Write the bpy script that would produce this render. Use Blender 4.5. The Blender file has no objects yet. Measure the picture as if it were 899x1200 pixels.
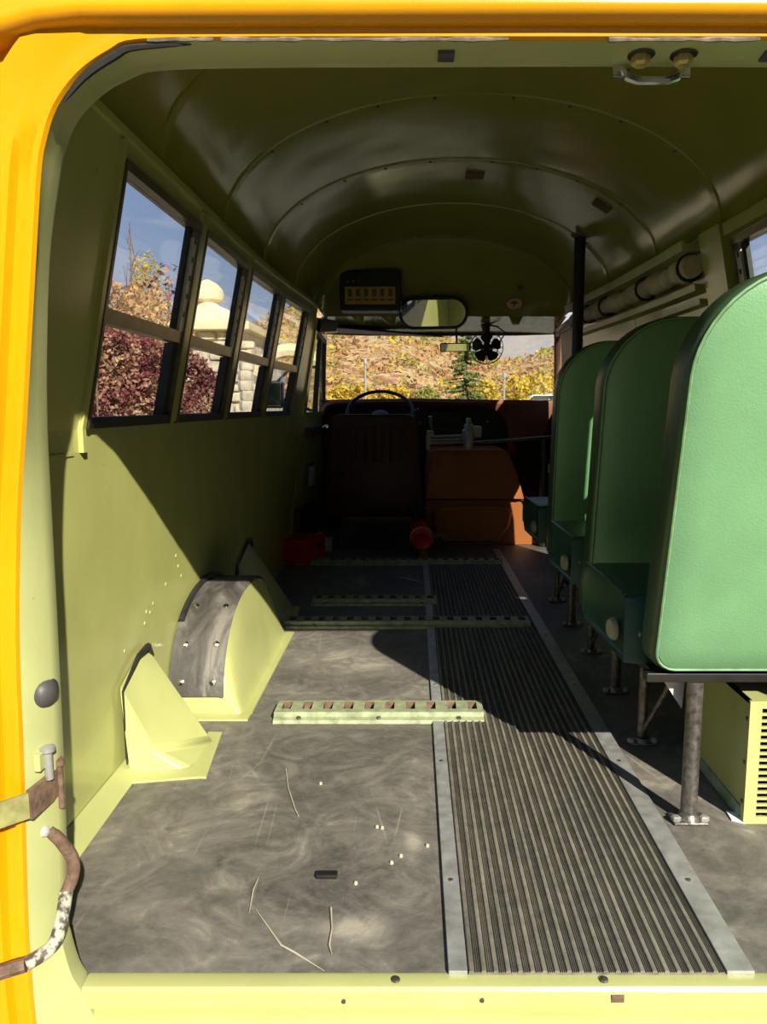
import bpy, bmesh, math, random
from mathutils import Vector, Matrix
random.seed(7)
S = 0.86                      # everything is laid out in eye heights above the bus floor, then scaled to metres
C = bpy.context.scene.collection
R = math.radians

# ------------------------------------------------------------------ materials
def lin(c):
    return tuple((x/255/12.92 if x/255 <= .04045 else ((x/255+.055)/1.055)**2.4) for x in c)
class N:
    def __init__(s, name):
        s.m = bpy.data.materials.new(name); s.m.use_nodes = True
        s.t = s.m.node_tree; s.t.nodes.clear()
        s.out = s.t.nodes.new('ShaderNodeOutputMaterial')
    def n(s, typ, ins=None, **kw):
        x = s.t.nodes.new(typ)
        for k, v in kw.items(): setattr(x, k, v)
        for k, v in (ins or {}).items():
            if isinstance(v, bpy.types.NodeSocket): s.t.links.new(v, x.inputs[k])
            else: x.inputs[k].default_value = v
        return x
    def coord(s): return s.n('ShaderNodeTexCoord').outputs['Object']
    def noise(s, scale, detail=4, rough=.55, vec=None, dist=0):
        return s.n('ShaderNodeTexNoise', {'Vector': vec or s.coord(), 'Scale': scale, 'Detail': detail, 'Roughness': rough, 'Distortion': dist}).outputs['Fac']
    def ramp(s, fac, stops):
        r = s.n('ShaderNodeValToRGB', {'Fac': fac}); e = r.color_ramp.elements
        while len(e) < len(stops): e.new(.5)
        for q, (p, c) in zip(e, stops):
            q.position = p; q.color = (*c, 1) if len(c) == 3 else c
        return r.outputs['Color']
    def mix(s, fac, a, b, mode='MIX'):
        x = s.n('ShaderNodeMix', data_type='RGBA', blend_type=mode)
        for i, v in ((0, fac), (6, a), (7, b)):
            if isinstance(v, bpy.types.NodeSocket): s.t.links.new(v, x.inputs[i])
            else: x.inputs[i].default_value = (*v, 1) if isinstance(v, tuple) and len(v) == 3 else v
        return x.outputs[2]
    def math(s, op, a, b=0.0, c=0.0):
        return s.n('ShaderNodeMath', {0: a, 1: b, 2: c}, operation=op).outputs[0]
    def bump(s, h, strength=.3, dist=.01):
        return s.n('ShaderNodeBump', {'Height': h, 'Strength': strength, 'Distance': dist}).outputs['Normal']
    def bsdf(s, **kw):
        b = s.n('ShaderNodeBsdfPrincipled', {k.replace('_', ' '): ((*v, 1) if isinstance(v, tuple) and len(v) == 3 else v) for k, v in kw.items()})
        s.t.links.new(b.outputs[0], s.out.inputs[0]); return s.m
def k3(x): return (x, x, x)
def simple(name, col, rough=.5, metal=0., var=.18, scale=14, bump=0., bscale=60, spec=.5):
    n = N(name); f = n.noise(scale)
    c = n.ramp(f, [(.3, tuple(x*(1-var) for x in col)), (.7, tuple(min(1, x*(1+var)) for x in col))])
    kw = dict(Base_Color=c, Roughness=n.math('MULTIPLY_ADD', f, .14, rough-.07), Metallic=metal, Specular_IOR_Level=spec)
    if bump: kw['Normal'] = n.bump(n.noise(bscale, 3), bump, .004)
    return n.bsdf(**kw)
def paint(name, col, rough, wave=.0, chips=True, chip=(.09, .07, .045)):
    n = N(name); f = n.noise(5, 5)
    c = n.ramp(f, [(.25, tuple(x*.88 for x in col)), (.75, tuple(min(1, x*1.06) for x in col))])
    if chips:
        m = n.ramp(n.noise(46, 3, .5), [(.725, (0, 0, 0)), (.745, (1, 1, 1))])
        m = n.mix(1.0, m, n.ramp(n.noise(4.3, 2), [(.54, (0, 0, 0)), (.62, (1, 1, 1))]), 'MULTIPLY')
        c = n.mix(m, c, chip)
    h = n.math('MULTIPLY_ADD', n.noise(3.2, 1), wave, n.math('MULTIPLY', n.noise(230, 2), .012))
    return n.bsdf(Base_Color=c, Roughness=n.math('MULTIPLY_ADD', n.noise(9), .12, rough-.06), Normal=n.bump(h, .5, .02))
M = {}
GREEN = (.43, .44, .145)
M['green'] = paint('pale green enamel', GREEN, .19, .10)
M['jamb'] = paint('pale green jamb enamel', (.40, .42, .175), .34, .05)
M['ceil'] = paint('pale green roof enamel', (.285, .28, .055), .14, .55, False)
M['cover'] = paint('yellow green cover enamel', (.425, .44, .165), .32, .05, True, (.75, .30, .02))
M['yellow'] = paint('school bus yellow', (.68, .295, .002), .26, .05, True, (.35, .13, .02))
M['track'] = simple('worn green track paint', (.26, .29, .165), .45, 0, .3, 40, .2)
M['alu'] = simple('dull aluminium', (.40, .40, .38), .45, .55, .25, 30, .15)
M['bronze'] = simple('bronze aluminium', (.27, .24, .17), .32, .8, .2, 20)
M['white_metal'] = simple('pale aluminium strip', (.60, .59, .55), .4, .3, .15, 40)
M['chrome'] = simple('chromed steel', (.62, .61, .57), .22, 1., .12, 30)
M['steel'] = simple('scuffed dark steel', (.17, .155, .135), .38, .75, .55, 60, .25, 150)
M['black'] = simple('black paint', (.012, .012, .011), .4, 0, .3)
M['rubber'] = simple('black rubber', (.016, .016, .015), .6, 0, .4, 30, .2)
M['bumper'] = simple('grey rubber bumper', (.055, .052, .05), .5, 0, .3, 30, .2)
M['rust'] = simple('rusty brown steel', (.16, .10, .065), .7, .2, .4, 60, .4, 140)
M['olive'] = simple('olive webbing steel', (.24, .23, .08), .6, .1, .3, 50)
M['brass'] = simple('brass bolts', (.55, .43, .14), .4, .7, .3, 60)
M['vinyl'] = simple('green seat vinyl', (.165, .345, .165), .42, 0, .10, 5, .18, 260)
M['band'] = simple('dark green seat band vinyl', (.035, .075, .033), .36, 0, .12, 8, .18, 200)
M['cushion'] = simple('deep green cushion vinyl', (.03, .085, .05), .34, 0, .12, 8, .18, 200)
M['piping'] = simple('pale green piping', (.16, .30, .14), .5, 0, .2, 40)
M['cream'] = simple('cream plastic', (.62, .58, .42), .5, 0, .1)
M['cap'] = simple('aged cap plastic', (.30, .29, .19), .5)
M['sealant'] = simple('grey brown sealant', (.20, .165, .13), .8, 0, .5, 60)
M['straw'] = simple('dry straw', (.42, .37, .26), .7)
M['brown'] = simple('dark brown vinyl', (.075, .030, .016), .5, 0, .2, 10, .25, 220)
M['tan'] = simple('burnt orange vinyl', (.34, .105, .022), .42, 0, .12, 6, .2, 160)
M['dash'] = simple('brown dashboard padding', (.17, .055, .022), .5, 0, .15, 6, .2, 160)
M['panel_dark'] = simple('black green panel', (.02, .024, .014), .5, 0, .2)
M['grey_box'] = simple('dark grey louvre metal', (.045, .05, .045), .45, .2, .2)
M['red'] = simple('red enamel', (.66, .014, .02), .25, 0, .12, 10)
M['switch_yellow'] = simple('amber label strip', (.55, .36, .05), .45, 0, .08)
M['canvas'] = simple('grey tan canvas', (.60, .53, .38), .8, 0, .3, 12, .5, 40)
M['stone'] = simple('pale field stone', (.55, .47, .36), .9, 0, .35, 6, .6, 8)
M['stucco'] = simple('cream stucco', (.72, .60, .38), .85, 0, .12, 3)
M['bark'] = simple('grey brown bark', (.16, .11, .075), .9, 0, .3, 8, .4, 20)
M['siding_red'] = simple('red wooden siding', (.50, .06, .05), .7)
M['roof_grey'] = simple('grey roofing', (.22, .22, .24), .8)
M['white'] = simple('white paint', (.75, .75, .73), .5, 0, .06)
M['dark_glass'] = simple('dark car glass', (.03, .04, .05), .08)
M['tyre'] = simple('tyre rubber', (.02, .02, .02), .8)
M['heater_in'] = simple('heater core', (.06, .03, .02), .5, .4, .5, 30)
M['faded'] = simple('worn blue green paint', (.20, .28, .20), .6, 0, .3, 30)
M['red_lens'] = simple('smoky lamp lens', (.10, .07, .03), .2)
M['text'] = simple('dark lettering', (.03, .02, .012), .6)
def mirror():
    n = N('mirror silver'); return n.bsdf(Base_Color=(.86, .86, .82), Metallic=1.0, Roughness=.02)
M['mirror'] = mirror()
def glass():
    n = N('window glass'); f = n.noise(4, 3)
    t = n.n('ShaderNodeBsdfTransparent', {'Color': (.93, .95, .93, 1)})
    g = n.n('ShaderNodeBsdfGlossy', {'Color': (1, 1, 1, 1), 'Roughness': .03})
    d = n.n('ShaderNodeBsdfDiffuse', {'Color': (.62, .58, .48, 1)})
    ge = n.n('ShaderNodeNewGeometry')
    dt = n.n('ShaderNodeVectorMath', {0: ge.outputs['Normal'], 1: ge.outputs['Incoming']}, operation='DOT_PRODUCT').outputs['Value']
    fr = n.math('MULTIPLY_ADD', n.math('POWER', n.math('SUBTRACT', 1.0, n.math('ABSOLUTE', dt)), 5.0), .55, .025)
    a = n.n('ShaderNodeMixShader', {0: fr, 1: t.outputs[0], 2: g.outputs[0]})
    du = n.math('MULTIPLY', f, .07)
    b = n.n('ShaderNodeMixShader', {0: du, 1: a.outputs[0], 2: d.outputs[0]})
    n.t.links.new(b.outputs[0], n.out.inputs[0]); return n.m
M['glass'] = glass()
def floor_mat():
    n = N('dusty black rubber flooring'); co = n.coord()
    big = n.noise(2.6, 6, .62, co, 1.2); fine = n.noise(60, 4, .7, co)
    sw = n.noise(7, 5, .6, co, 3.2)
    dust = n.math('MULTIPLY_ADD', big, .55, n.math('MULTIPLY', sw, .45))
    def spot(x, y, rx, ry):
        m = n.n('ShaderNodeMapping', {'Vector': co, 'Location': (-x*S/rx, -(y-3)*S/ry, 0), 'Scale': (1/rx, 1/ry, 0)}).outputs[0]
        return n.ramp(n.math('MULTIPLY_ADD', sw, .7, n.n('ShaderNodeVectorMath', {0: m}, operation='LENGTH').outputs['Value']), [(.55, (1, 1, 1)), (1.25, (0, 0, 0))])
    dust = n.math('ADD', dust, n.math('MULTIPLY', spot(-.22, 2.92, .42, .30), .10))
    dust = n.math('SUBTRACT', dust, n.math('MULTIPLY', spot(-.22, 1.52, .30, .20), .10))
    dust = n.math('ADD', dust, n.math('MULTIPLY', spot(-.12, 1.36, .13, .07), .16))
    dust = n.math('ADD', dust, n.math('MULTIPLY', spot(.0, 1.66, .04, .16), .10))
    c = n.ramp(dust, [(.34, (.066, .060, .052)), (.48, (.115, .106, .09)), (.58, (.175, .16, .133)), (.70, (.33, .30, .235))])
    c = n.mix(n.ramp(fine, [(.45, (0, 0, 0)), (.8, (.35,)*3)]), c, (.22, .20, .16))
    mp = n.n('ShaderNodeMapping', {'Vector': co, 'Rotation': (0, 0, .7), 'Scale': (1, .12, 1)}).outputs[0]
    sc = n.n('ShaderNodeTexVoronoi', {'Vector': mp, 'Scale': 9.0, 'Randomness': 1.0}, feature='DISTANCE_TO_EDGE').outputs['Distance']
    line = n.ramp(sc, [(.0, (1, 1, 1)), (.010, (0, 0, 0))])
    line = n.mix(1.0, line, n.ramp(n.noise(3.1, 2), [(.52, (0, 0, 0)), (.6, (.5,)*3)]), 'MULTIPLY')
    c = n.mix(line, c, (.36, .33, .26))
    return n.bsdf(Base_Color=c, Roughness=n.math('MULTIPLY_ADD', dust, .35, .40), Normal=n.bump(n.math('ADD', fine, n.math('MULTIPLY', big, 2.)), .25, .004))
M['floor'] = floor_mat()
def rib_mat(name, lo, hi):
    n = N(name); co = n.coord()
    mp = n.n('ShaderNodeMapping', {'Vector': co, 'Scale': (1, .10, 1)}).outputs[0]
    f = n.math('MULTIPLY_ADD', n.noise(34, 4, .7, mp), .6, n.math('MULTIPLY', n.noise(40, 3, .7, co), .4))
    c = n.ramp(f, [(.38, lo), (.62, hi)])
    return n.bsdf(Base_Color=c, Roughness=.6, Normal=n.bump(f, .3, .003))
M['rib'] = rib_mat('scuffed rib rubber', (.105, .097, .078), (.225, .205, .155))
M['groove'] = rib_mat('groove rubber', (.070, .064, .052), (.145, .13, .10))
def patch_mat():
    n = N('stained rubber patch'); co = n.coord()
    mp = n.n('ShaderNodeMapping', {'Vector': co, 'Scale': (1, .35, .35)}).outputs[0]
    f = n.noise(13, 5, .6, mp, 1.0)
    c = n.ramp(f, [(.38, (.045, .040, .034)), (.5, (.085, .078, .068)), (.62, (.17, .155, .13))])
    return n.bsdf(Base_Color=c, Roughness=.62, Normal=n.bump(n.noise(80, 3), .3, .004))
M['patch'] = patch_mat()
def leaf(name, cols, scale=2.2):
    n = N(name); f = n.math('MULTIPLY_ADD', n.noise(scale, 3), .6, n.math('MULTIPLY', n.noise(scale*11, 2), .4))
    k = len(cols); c = n.ramp(f, [(.34+.34*i/(k-1), q) for i, q in enumerate(cols)])
    b = n.n('ShaderNodeBsdfDiffuse', {'Color': c}); t = n.n('ShaderNodeBsdfTranslucent', {'Color': c})
    x = n.n('ShaderNodeMixShader', {0: .3, 1: b.outputs[0], 2: t.outputs[0]})
    n.t.links.new(x.outputs[0], n.out.inputs[0]); return n.m
M['leaf_yellow'] = leaf('yellow autumn leaves', [(.36, .27, .05), (.64, .46, .06), (.70, .56, .17)])
M['leaf_green'] = leaf('yellow green leaves', [(.18, .20, .06), (.36, .34, .09), (.48, .44, .16)])
M['leaf_red'] = leaf('dark red leaves', [(.09, .025, .04), (.22, .055, .065), (.45, .26, .17), (.72, .58, .33)], 4)
M['leaf_russet'] = leaf('russet brush', [(.34, .17, .08), (.52, .30, .15), (.62, .45, .22)])
M['leaf_pine'] = leaf('conifer needles', [(.07, .10, .03), (.17, .20, .06), (.30, .32, .10)])
def hill_mat(name, cols, s1, s2):
    n = N(name); co = n.coord()
    f = n.math('MULTIPLY_ADD', n.noise(s1, 6, .65, co, .6), .55, n.math('MULTIPLY', n.noise(s2, 5, .7, co), .45))
    k = len(cols); c = n.ramp(f, [(.36+.28*i/(k-1), q) for i, q in enumerate(cols)])
    return n.bsdf(Base_Color=c, Roughness=1.0, Specular_IOR_Level=.0, Normal=n.bump(n.noise(s2, 4, .7, co), .8, .6))
M['hill'] = hill_mat('autumn hillside', [(.17, .16, .07), (.30, .14, .085), (.50, .38, .20), (.34, .17, .10), (.50, .42, .14)], .13, .8)
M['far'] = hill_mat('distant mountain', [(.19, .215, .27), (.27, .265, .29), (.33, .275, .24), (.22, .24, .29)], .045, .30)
M['gravel'] = hill_mat('gravel yard', [(.25, .23, .19), (.34, .31, .26), (.29, .27, .22)], .5, 6)
M['road'] = simple('pale road', (.62, .60, .57), .8, 0, .08, 1)

# ------------------------------------------------------------------ mesh helper
ORG = {}
class MB:
    def __init__(s): s.wn = False; s.v = []; s.f = []; s.mi = []; s.cur = 0
    def add(s, vs, fs):
        b = len(s.v); s.v += [tuple(q) for q in vs]
        for f in fs: s.f.append([b+i for i in f]); s.mi.append(s.cur)
        return s
    def hexa(s, p):          # p: 8 points, bottom ring then top ring
        return s.add(p, [(3,2,1,0),(4,5,6,7),(0,1,5,4),(1,2,6,5),(2,3,7,6),(3,0,4,7)])
    def box(s, x0, x1, y0, y1, z0, z1, bev=0, mat=None, seg=2):
        bm = bmesh.new(); bmesh.ops.create_cube(bm, size=1)
        for v in bm.verts: v.co = Vector(((v.co.x+.5)*(x1-x0)+x0, (v.co.y+.5)*(y1-y0)+y0, (v.co.z+.5)*(z1-z0)+z0))
        if bev: s.wn = True
        if bev: bmesh.ops.bevel(bm, geom=bm.edges[:], offset=bev, segments=seg, affect='EDGES', profile=.5)
        if mat is not None: bm.transform(mat)
        return s.bm(bm)
    def obox(s, c, sz, rot=None, bev=0, seg=2):
        mt = Matrix.Translation(Vector(c)) @ (rot.to_4x4() if rot else Matrix.Identity(4))
        return s.box(-sz[0]/2, sz[0]/2, -sz[1]/2, sz[1]/2, -sz[2]/2, sz[2]/2, bev, mt, seg)
    def bm(s, bm):
        bm.verts.index_update()
        s.add([v.co[:] for v in bm.verts], [[v.index for v in f.verts] for f in bm.faces]); bm.free(); return s
    def tube(s, pts, r, n=10, caps=True):
        pts = [Vector(p) for p in pts]; k = len(pts); rs = r if isinstance(r, (list, tuple)) else [r]*k
        rings = []; up = None
        for i, p in enumerate(pts):
            d = (pts[min(i+1, k-1)]-pts[max(i-1, 0)]).normalized()
            if up is None: up = Vector((0, 0, 1)) if abs(d.z) < .9 else Vector((1, 0, 0))
            a = d.cross(up).normalized(); b = a.cross(d).normalized(); up = b
            rings.append([p+(a*math.cos(t)+b*math.sin(t))*rs[i] for t in (2*math.pi*j/n for j in range(n))])
        return s.loft(rings, True, caps)
    def loft(s, rings, closed=True, caps=True):
        n = len(rings[0]); vs = [q for r in rings for q in r]; fs = []
        for i in range(len(rings)-1):
            for j in range(n if closed else n-1):
                fs.append((i*n+j, i*n+(j+1) % n, (i+1)*n+(j+1) % n, (i+1)*n+j))
        if caps and closed: fs += [tuple(range(n-1, -1, -1)), tuple((len(rings)-1)*n+j for j in range(n))]
        return s.add(vs, fs)
    def lathe(s, prof, o, ax=(0, 0, 1), n=20):
        ax = Vector(ax).normalized(); a = ax.orthogonal().normalized(); b = ax.cross(a); o = Vector(o)
        rings = [[o+ax*h+(a*math.cos(t)+b*math.sin(t))*max(r, 1e-4) for t in (2*math.pi*j/n for j in range(n))] for r, h in prof]
        return s.loft(rings, True, True)
    def prism(s, poly, fn, d0, d1):
        n = len(poly); v = [fn(a, b, d0) for a, b in poly]+[fn(a, b, d1) for a, b in poly]
        return s.add(v, [tuple(range(n-1, -1, -1)), tuple(range(n, 2*n))]+[(i, (i+1) % n, n+(i+1) % n, n+i) for i in range(n)])
    def build(s, name, mats, parent=None, origin=None, sharp=35, fixn=True):
        me = bpy.data.meshes.new(name)
        if parent is not None: o0 = Vector((0, 0, 0)); w = worldloc(parent)
        else:
            xs = [[q[i] for q in s.v] for i in range(3)]
            o0 = Vector(origin) if origin else Vector(((min(xs[0])+max(xs[0]))/2, (min(xs[1])+max(xs[1]))/2, min(xs[2])))
            w = o0
        me.from_pydata([tuple(Vector(q)-w) for q in s.v], [], s.f)
        for p, m in zip(me.polygons, s.mi): p.material_index = m
        if fixn:
            bm = bmesh.new(); bm.from_mesh(me); bmesh.ops.recalc_face_normals(bm, faces=bm.faces[:]); bm.to_mesh(me); bm.free()
        for p in me.polygons: p.use_smooth = True
        me.set_sharp_from_angle(angle=R(sharp))
        for m in (mats if isinstance(mats, (list, tuple)) else [mats]): me.materials.append(M[m])
        o = bpy.data.objects.new(name, me); C.objects.link(o)
        if s.wn: o.modifiers.new('normals', 'WEIGHTED_NORMAL').keep_sharp = True
        if parent is not None: o.parent = parent
        else: o.location = o0
        return o
def worldloc(o):
    l = Vector(o.location)
    while o.parent: o = o.parent; l += Vector(o.location)
    return l
def tag(o, label=None, cat=None, group=None, kind=None):
    for k, v in (('label', label), ('category', cat), ('group', group), ('kind', kind)):
        if v: o[k] = v
    return o
def thing(name, loc, label, cat, group=None):
    o = bpy.data.objects.new(name, None); C.objects.link(o); o.location = loc; o.empty_display_size = .05
    return tag(o, label, cat, group)
def struct(o): o['kind'] = 'structure'; return o
def sroot(name, loc):
    o = bpy.data.objects.new(name, None); C.objects.link(o); o.location = loc; o['kind'] = 'structure'; return o
def copy_tree(o, parent=None):
    c = o.copy(); C.objects.link(c); c.parent = parent
    for ch in list(o.children): copy_tree(ch, c)
    return c
def interp(x, tab):
    if x <= tab[0][0]: return tab[0][1]
    for (a, u), (b, v) in zip(tab, tab[1:]):
        if x <= b: return u+(v-u)*(x-a)/(b-a)
    return tab[-1][1]
def arc(cx, cz, r, a0, a1, n):
    return [(cx+r*math.cos(R(a0+(a1-a0)*i/n)), cz+r*math.sin(R(a0+(a1-a0)*i/n))) for i in range(n+1)]
def rrect(x0, x1, z0, z1, r, n=6):
    return arc(x1-r, z1-r, r, 0, 90, n)+arc(x0+r, z1-r, r, 90, 180, n)+arc(x0+r, z0+r, r, 180, 270, n)+arc(x1-r, z0+r, r, 270, 360, n)

# ------------------------------------------------------------------ body shape
XC = .21
BELT, WTOP, COVE, APEX = .945, 1.565, 1.62, 2.06
YR, YB = 1.235, 5.0
TF = [(1.2, -.785), (4.2, -.822), (5.0, -.83), (5.4, -.78), (6.3, -.70)]
TB = [(1.2, -.795), (3.3, -.80), (3.92, -.785), (4.63, -.745), (5.0, -.722), (6.0, -.69), (6.4, -.67)]
TT = [(1.2, .206), (4.8, .206), (6.0, .03)]
def WX(y, z):
    if z <= BELT:
        t = max(z, 0)/BELT; return interp(y, TF)*(1-t)+interp(y, TB)*t
    return interp(y, TB)+interp(y, TT)*(z-BELT)
def side(sd, x): return x if sd < 0 else 2*XC-x
def wp(sd, y, z, o=0): return (side(sd, WX(y, z)-o), y, z)
def wbox(mb, sd, y0, y1, z0, z1, o0, o1):     # a slab that follows the side wall; o = distance outward
    ny = max(1, int((y1-y0)/.3)); nz = max(1, int((z1-z0)/.5))
    zs = sorted({z0, z1, *([BELT] if z0 < BELT < z1 else [])})
    for za, zb in zip(zs, zs[1:]):
        for i in range(ny):
            a = y0+(y1-y0)*i/ny; b = y0+(y1-y0)*(i+1)/ny
            inner = [wp(sd, a, za, o0), wp(sd, b, za, o0), wp(sd, b, zb, o0), wp(sd, a, zb, o0)]
            outer = [wp(sd, a, za, o1), wp(sd, b, za, o1), wp(sd, b, zb, o1), wp(sd, a, zb, o1)]
            mb.add(inner+outer, [(0, 1, 2, 3)])
            k = len(mb.v)-8
            c = mb.cur
            mb.cur = mb.outer if hasattr(mb, 'outer') else c
            mb.f.append([k+7, k+6, k+5, k+4]); mb.mi.append(mb.cur)
            if i == 0: mb.f.append([k+3, k+7, k+4, k]); mb.mi.append(mb.cur)
            if i == ny-1: mb.f.append([k+1, k+5, k+6, k+2]); mb.mi.append(mb.cur)
            if za == z0: mb.f.append([k, k+4, k+5, k+1]); mb.mi.append(c)
            if zb == z1: mb.f.append([k+2, k+6, k+7, k+3]); mb.mi.append(c)
            mb.cur = c
TH = .03
LWIN = [(1.865, 2.515), (2.58, 3.225), (3.30, 3.945), (4.01, 4.655)]
# ---- left wall
mb = MB(); mb.outer = 1
wbox(mb, -1, YR, 5.02, 0, BELT, 0, TH)
wbox(mb, -1, YR, 5.02, WTOP, COVE, 0, TH)
ys = [YR]+[q for w in LWIN for q in w]+[5.02]
for a, b in zip(ys[::2], ys[1::2]): wbox(mb, -1, a, b, BELT, WTOP, 0, TH)
struct(mb.build('wall_left', ['green', 'yellow'], origin=(-.8, 3, 0), fixn=False))
mb = MB()                                                  # raised panel and stiffener seams
wbox(mb, -1, 1.26, 1.80, .885, .892, -.003, .001)
wbox(mb, -1, 1.835, 1.855, .89, 1.60, -.012, .001)
for y in (2.535, 3.25, 3.965): wbox(mb, -1, y-.03, y+.03, .95, 1.60, -.012, .001)
struct(mb.build('trim_1', 'green', fixn=True))
# dents and old screw holes: small filler marks on the wall
for i, (y, z) in enumerate([(2.55, .50), (2.57, .46), (2.43, .43), (2.27, .38), (2.22, .36), (2.24, .39), (2.05, .33), (2.30, .40), (2.60, .42)]):
    m = MB(); p = wp(-1, y, z); m.lathe([(.007, 0), (.006, .002), (.0, .003)], p, (1, 0, 0), 10)
    tag(m.build('wall_screw', 'jamb'), 'small pale screw head or filled hole in the green wall panel above the wedge cover', 'screw', 'old screws in the left wall')
# ---- left windows
def window(n, sd, y0, y1, z0=BELT, z1=WTOP, track=True):
    r = sroot('window_%d' % n, wp(sd, (y0+y1)/2, z0))
    zm = 1.218
    m = MB(); w = .022
    wbox(m, sd, y0, y1, z1-w, z1, -.012, .028); wbox(m, sd, y0, y0+w*.6, z0, z1-w, -.012, .028); wbox(m, sd, y1-w*.5, y1, z0, z1-w, -.012, .028)
    m.build('window_frame', 'bronze', r)
    m = MB(); wbox(m, sd, y0, y1, z0, z0+.028, -.010, .045); m.build('rubber_sill', 'rubber', r)
    m = MB(); wbox(m, sd, y0+.01, y1-.008, zm-.02, zm+.016, -.006, .022); m.build('meeting_rail', 'bronze', r)
    yf = y1-.075
    m = MB(); wbox(m, sd, y0+.014, yf+.02, zm+.01, z1-w, .012, .017); m.build('upper_pane', 'glass', r)
    m = MB(); wbox(m, sd, y0+.014, yf+.02, z0+.02, zm-.01, .026, .031); m.build('lower_pane', 'glass', r)
    m = MB(); wbox(m, sd, yf, y1-.042, zm+.016, z1-w, .004, .019); wbox(m, sd, yf+.02, y1-.01, z0+.028, zm-.02, .004, .033); m.build('pane_seal', 'rubber', r)
    if track:
        m = MB(); wbox(m, sd, y1-.05, y1-.014, zm+.016, z1-.05, -.006, .012); tr = m.build('latch_track', 'white_metal', r)
        for k in range(5):
            z = zm+.06+k*.055
            m = MB(); wbox(m, sd, y1-.040, y1-.026, z, z+.016, -.0075, -.004); m.build('latch_slot', 'black', tr)
for i, w in enumerate(LWIN): window(i+1, -1, *w)
# ---- right wall with one window, a pillar and the side door bay
mb = MB(); mb.outer = 1
wbox(mb, 1, YR, 2.95, 0, BELT, 0, TH); wbox(mb, 1, YR, 5.02, WTOP, COVE, 0, TH)
wbox(mb, 1, YR, 2.33, BELT, WTOP, 0, TH); wbox(mb, 1, 2.72, 2.95, BELT, WTOP, 0, TH); wbox(mb, 1, 4.9, 5.02, 0, WTOP, 0, TH)
struct(mb.build('wall_right', ['green', 'yellow'], origin=(1.22, 3, 0), fixn=False))
window(5, 1, 2.33, 2.72)
m = MB(); wbox(m, 1, 2.74, 2.93, .95, 1.62, -.035, .001); wbox(m, 1, 1.3, 2.72, 1.575, 1.612, -.03, .001)
struct(m.build('trim_2', 'green'))
# side door
r = sroot('door_2', (1.22, 3.9, 0.02))
m = MB(); wbox(m, 1, 2.96, 3.92, .02, 1.56, .0, .04); wbox(m, 1, 3.02, 3.86, .5, .52, -.012, .0); m.build('door_leaf', 'green', r)
m = MB(); a, b = 3.93, 4.89
wbox(m, 1, a, b, .02, .24, .0, .04); wbox(m, 1, a, b, 1.08, 1.56, 0, .04); wbox(m, 1, a, 4.42, .24, 1.08, 0, .04); wbox(m, 1, b-.05, b, .24, 1.08, 0, .04)
leafd = m.build('door_leaf', 'green', r)
m = MB(); wbox(m, 1, 4.42, b-.05, .24, 1.08, .015, .02); m.build('pane', 'glass', leafd)
# ---- ceiling
def roof_pts(y, off=0, n=40):
    hw = XC-WX(y, COVE)+off; h = APEX-COVE+off
    return [(XC-hw*math.cos(math.pi*i/n), y, COVE+h*math.sin(math.pi*i/n)) for i in range(n+1)]
yy = [YR-.01]+[2.12-.35+.02*0, 2.12, 2.47, 2.82, 3.17, 3.52, 3.9, 4.25, 4.62, YB]
mb = MB(); mb.loft([roof_pts(y) for y in yy], False)
mb.cur = 1; mb.loft([roof_pts(y, .05) for y in yy], False)
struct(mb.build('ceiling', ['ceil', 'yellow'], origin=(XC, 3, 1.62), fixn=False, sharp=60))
for k, y in enumerate((2.12, 2.82, 3.52, 4.25)):
    mb = MB(); a = roof_pts(y-.03, -.0005); b = roof_pts(y-.028, -.006); c = roof_pts(y+.004, -.007); d = roof_pts(y+.006, -.0005)
    mb.loft([a, b, c, d], False)
    o = struct(mb.build('trim_%d' % (k+3), 'ceil', fixn=False, sharp=60))
# roof seam screws
for y in (2.82, 3.52):
    P = roof_pts(y, -.006)
    for i in (8, 12, 15, 18, 22, 25, 28, 32):
        m = MB(); m.lathe([(.007, 0), (.005, -.004)], (P[i][0], y-.012, P[i][2]), (0, 0, 1), 8)
        tag(m.build('roof_screw', 'black'), 'tiny dark screw on a curved roof seam', 'screw', 'screws along the roof seams')
# cove rails
for sd, nm in ((-1, 'trim_7'), (1, 'trim_8')):
    mb = MB(); wbox(mb, sd, YR, YB, COVE-.012, COVE+.004, -.012, .002); struct(mb.build(nm, 'green'))
# dome lamp mounts on the roof
def on_roof(u):                       # ceiling height at x=u
    hw = XC-WX(3.6, COVE); return COVE+(APEX-COVE)*math.sqrt(max(0, 1-((u-XC)/hw)**2))
for x, y, lb in ((.285, 3.72, 'small rusty square lamp mount on the roof near the centre line'), (.86, 3.66, 'small rusty square lamp mount on the roof nearer the dark pole')):
    z = on_roof(x)
    m = MB(); m.obox((x, y, z-.006), (.085, .085, .012), Matrix.Rotation(.0 if x < .5 else .55, 3, 'Y'), .003)
    o = tag(m.build('lamp_mount', 'rust'), lb, 'lamp mount')
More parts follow.
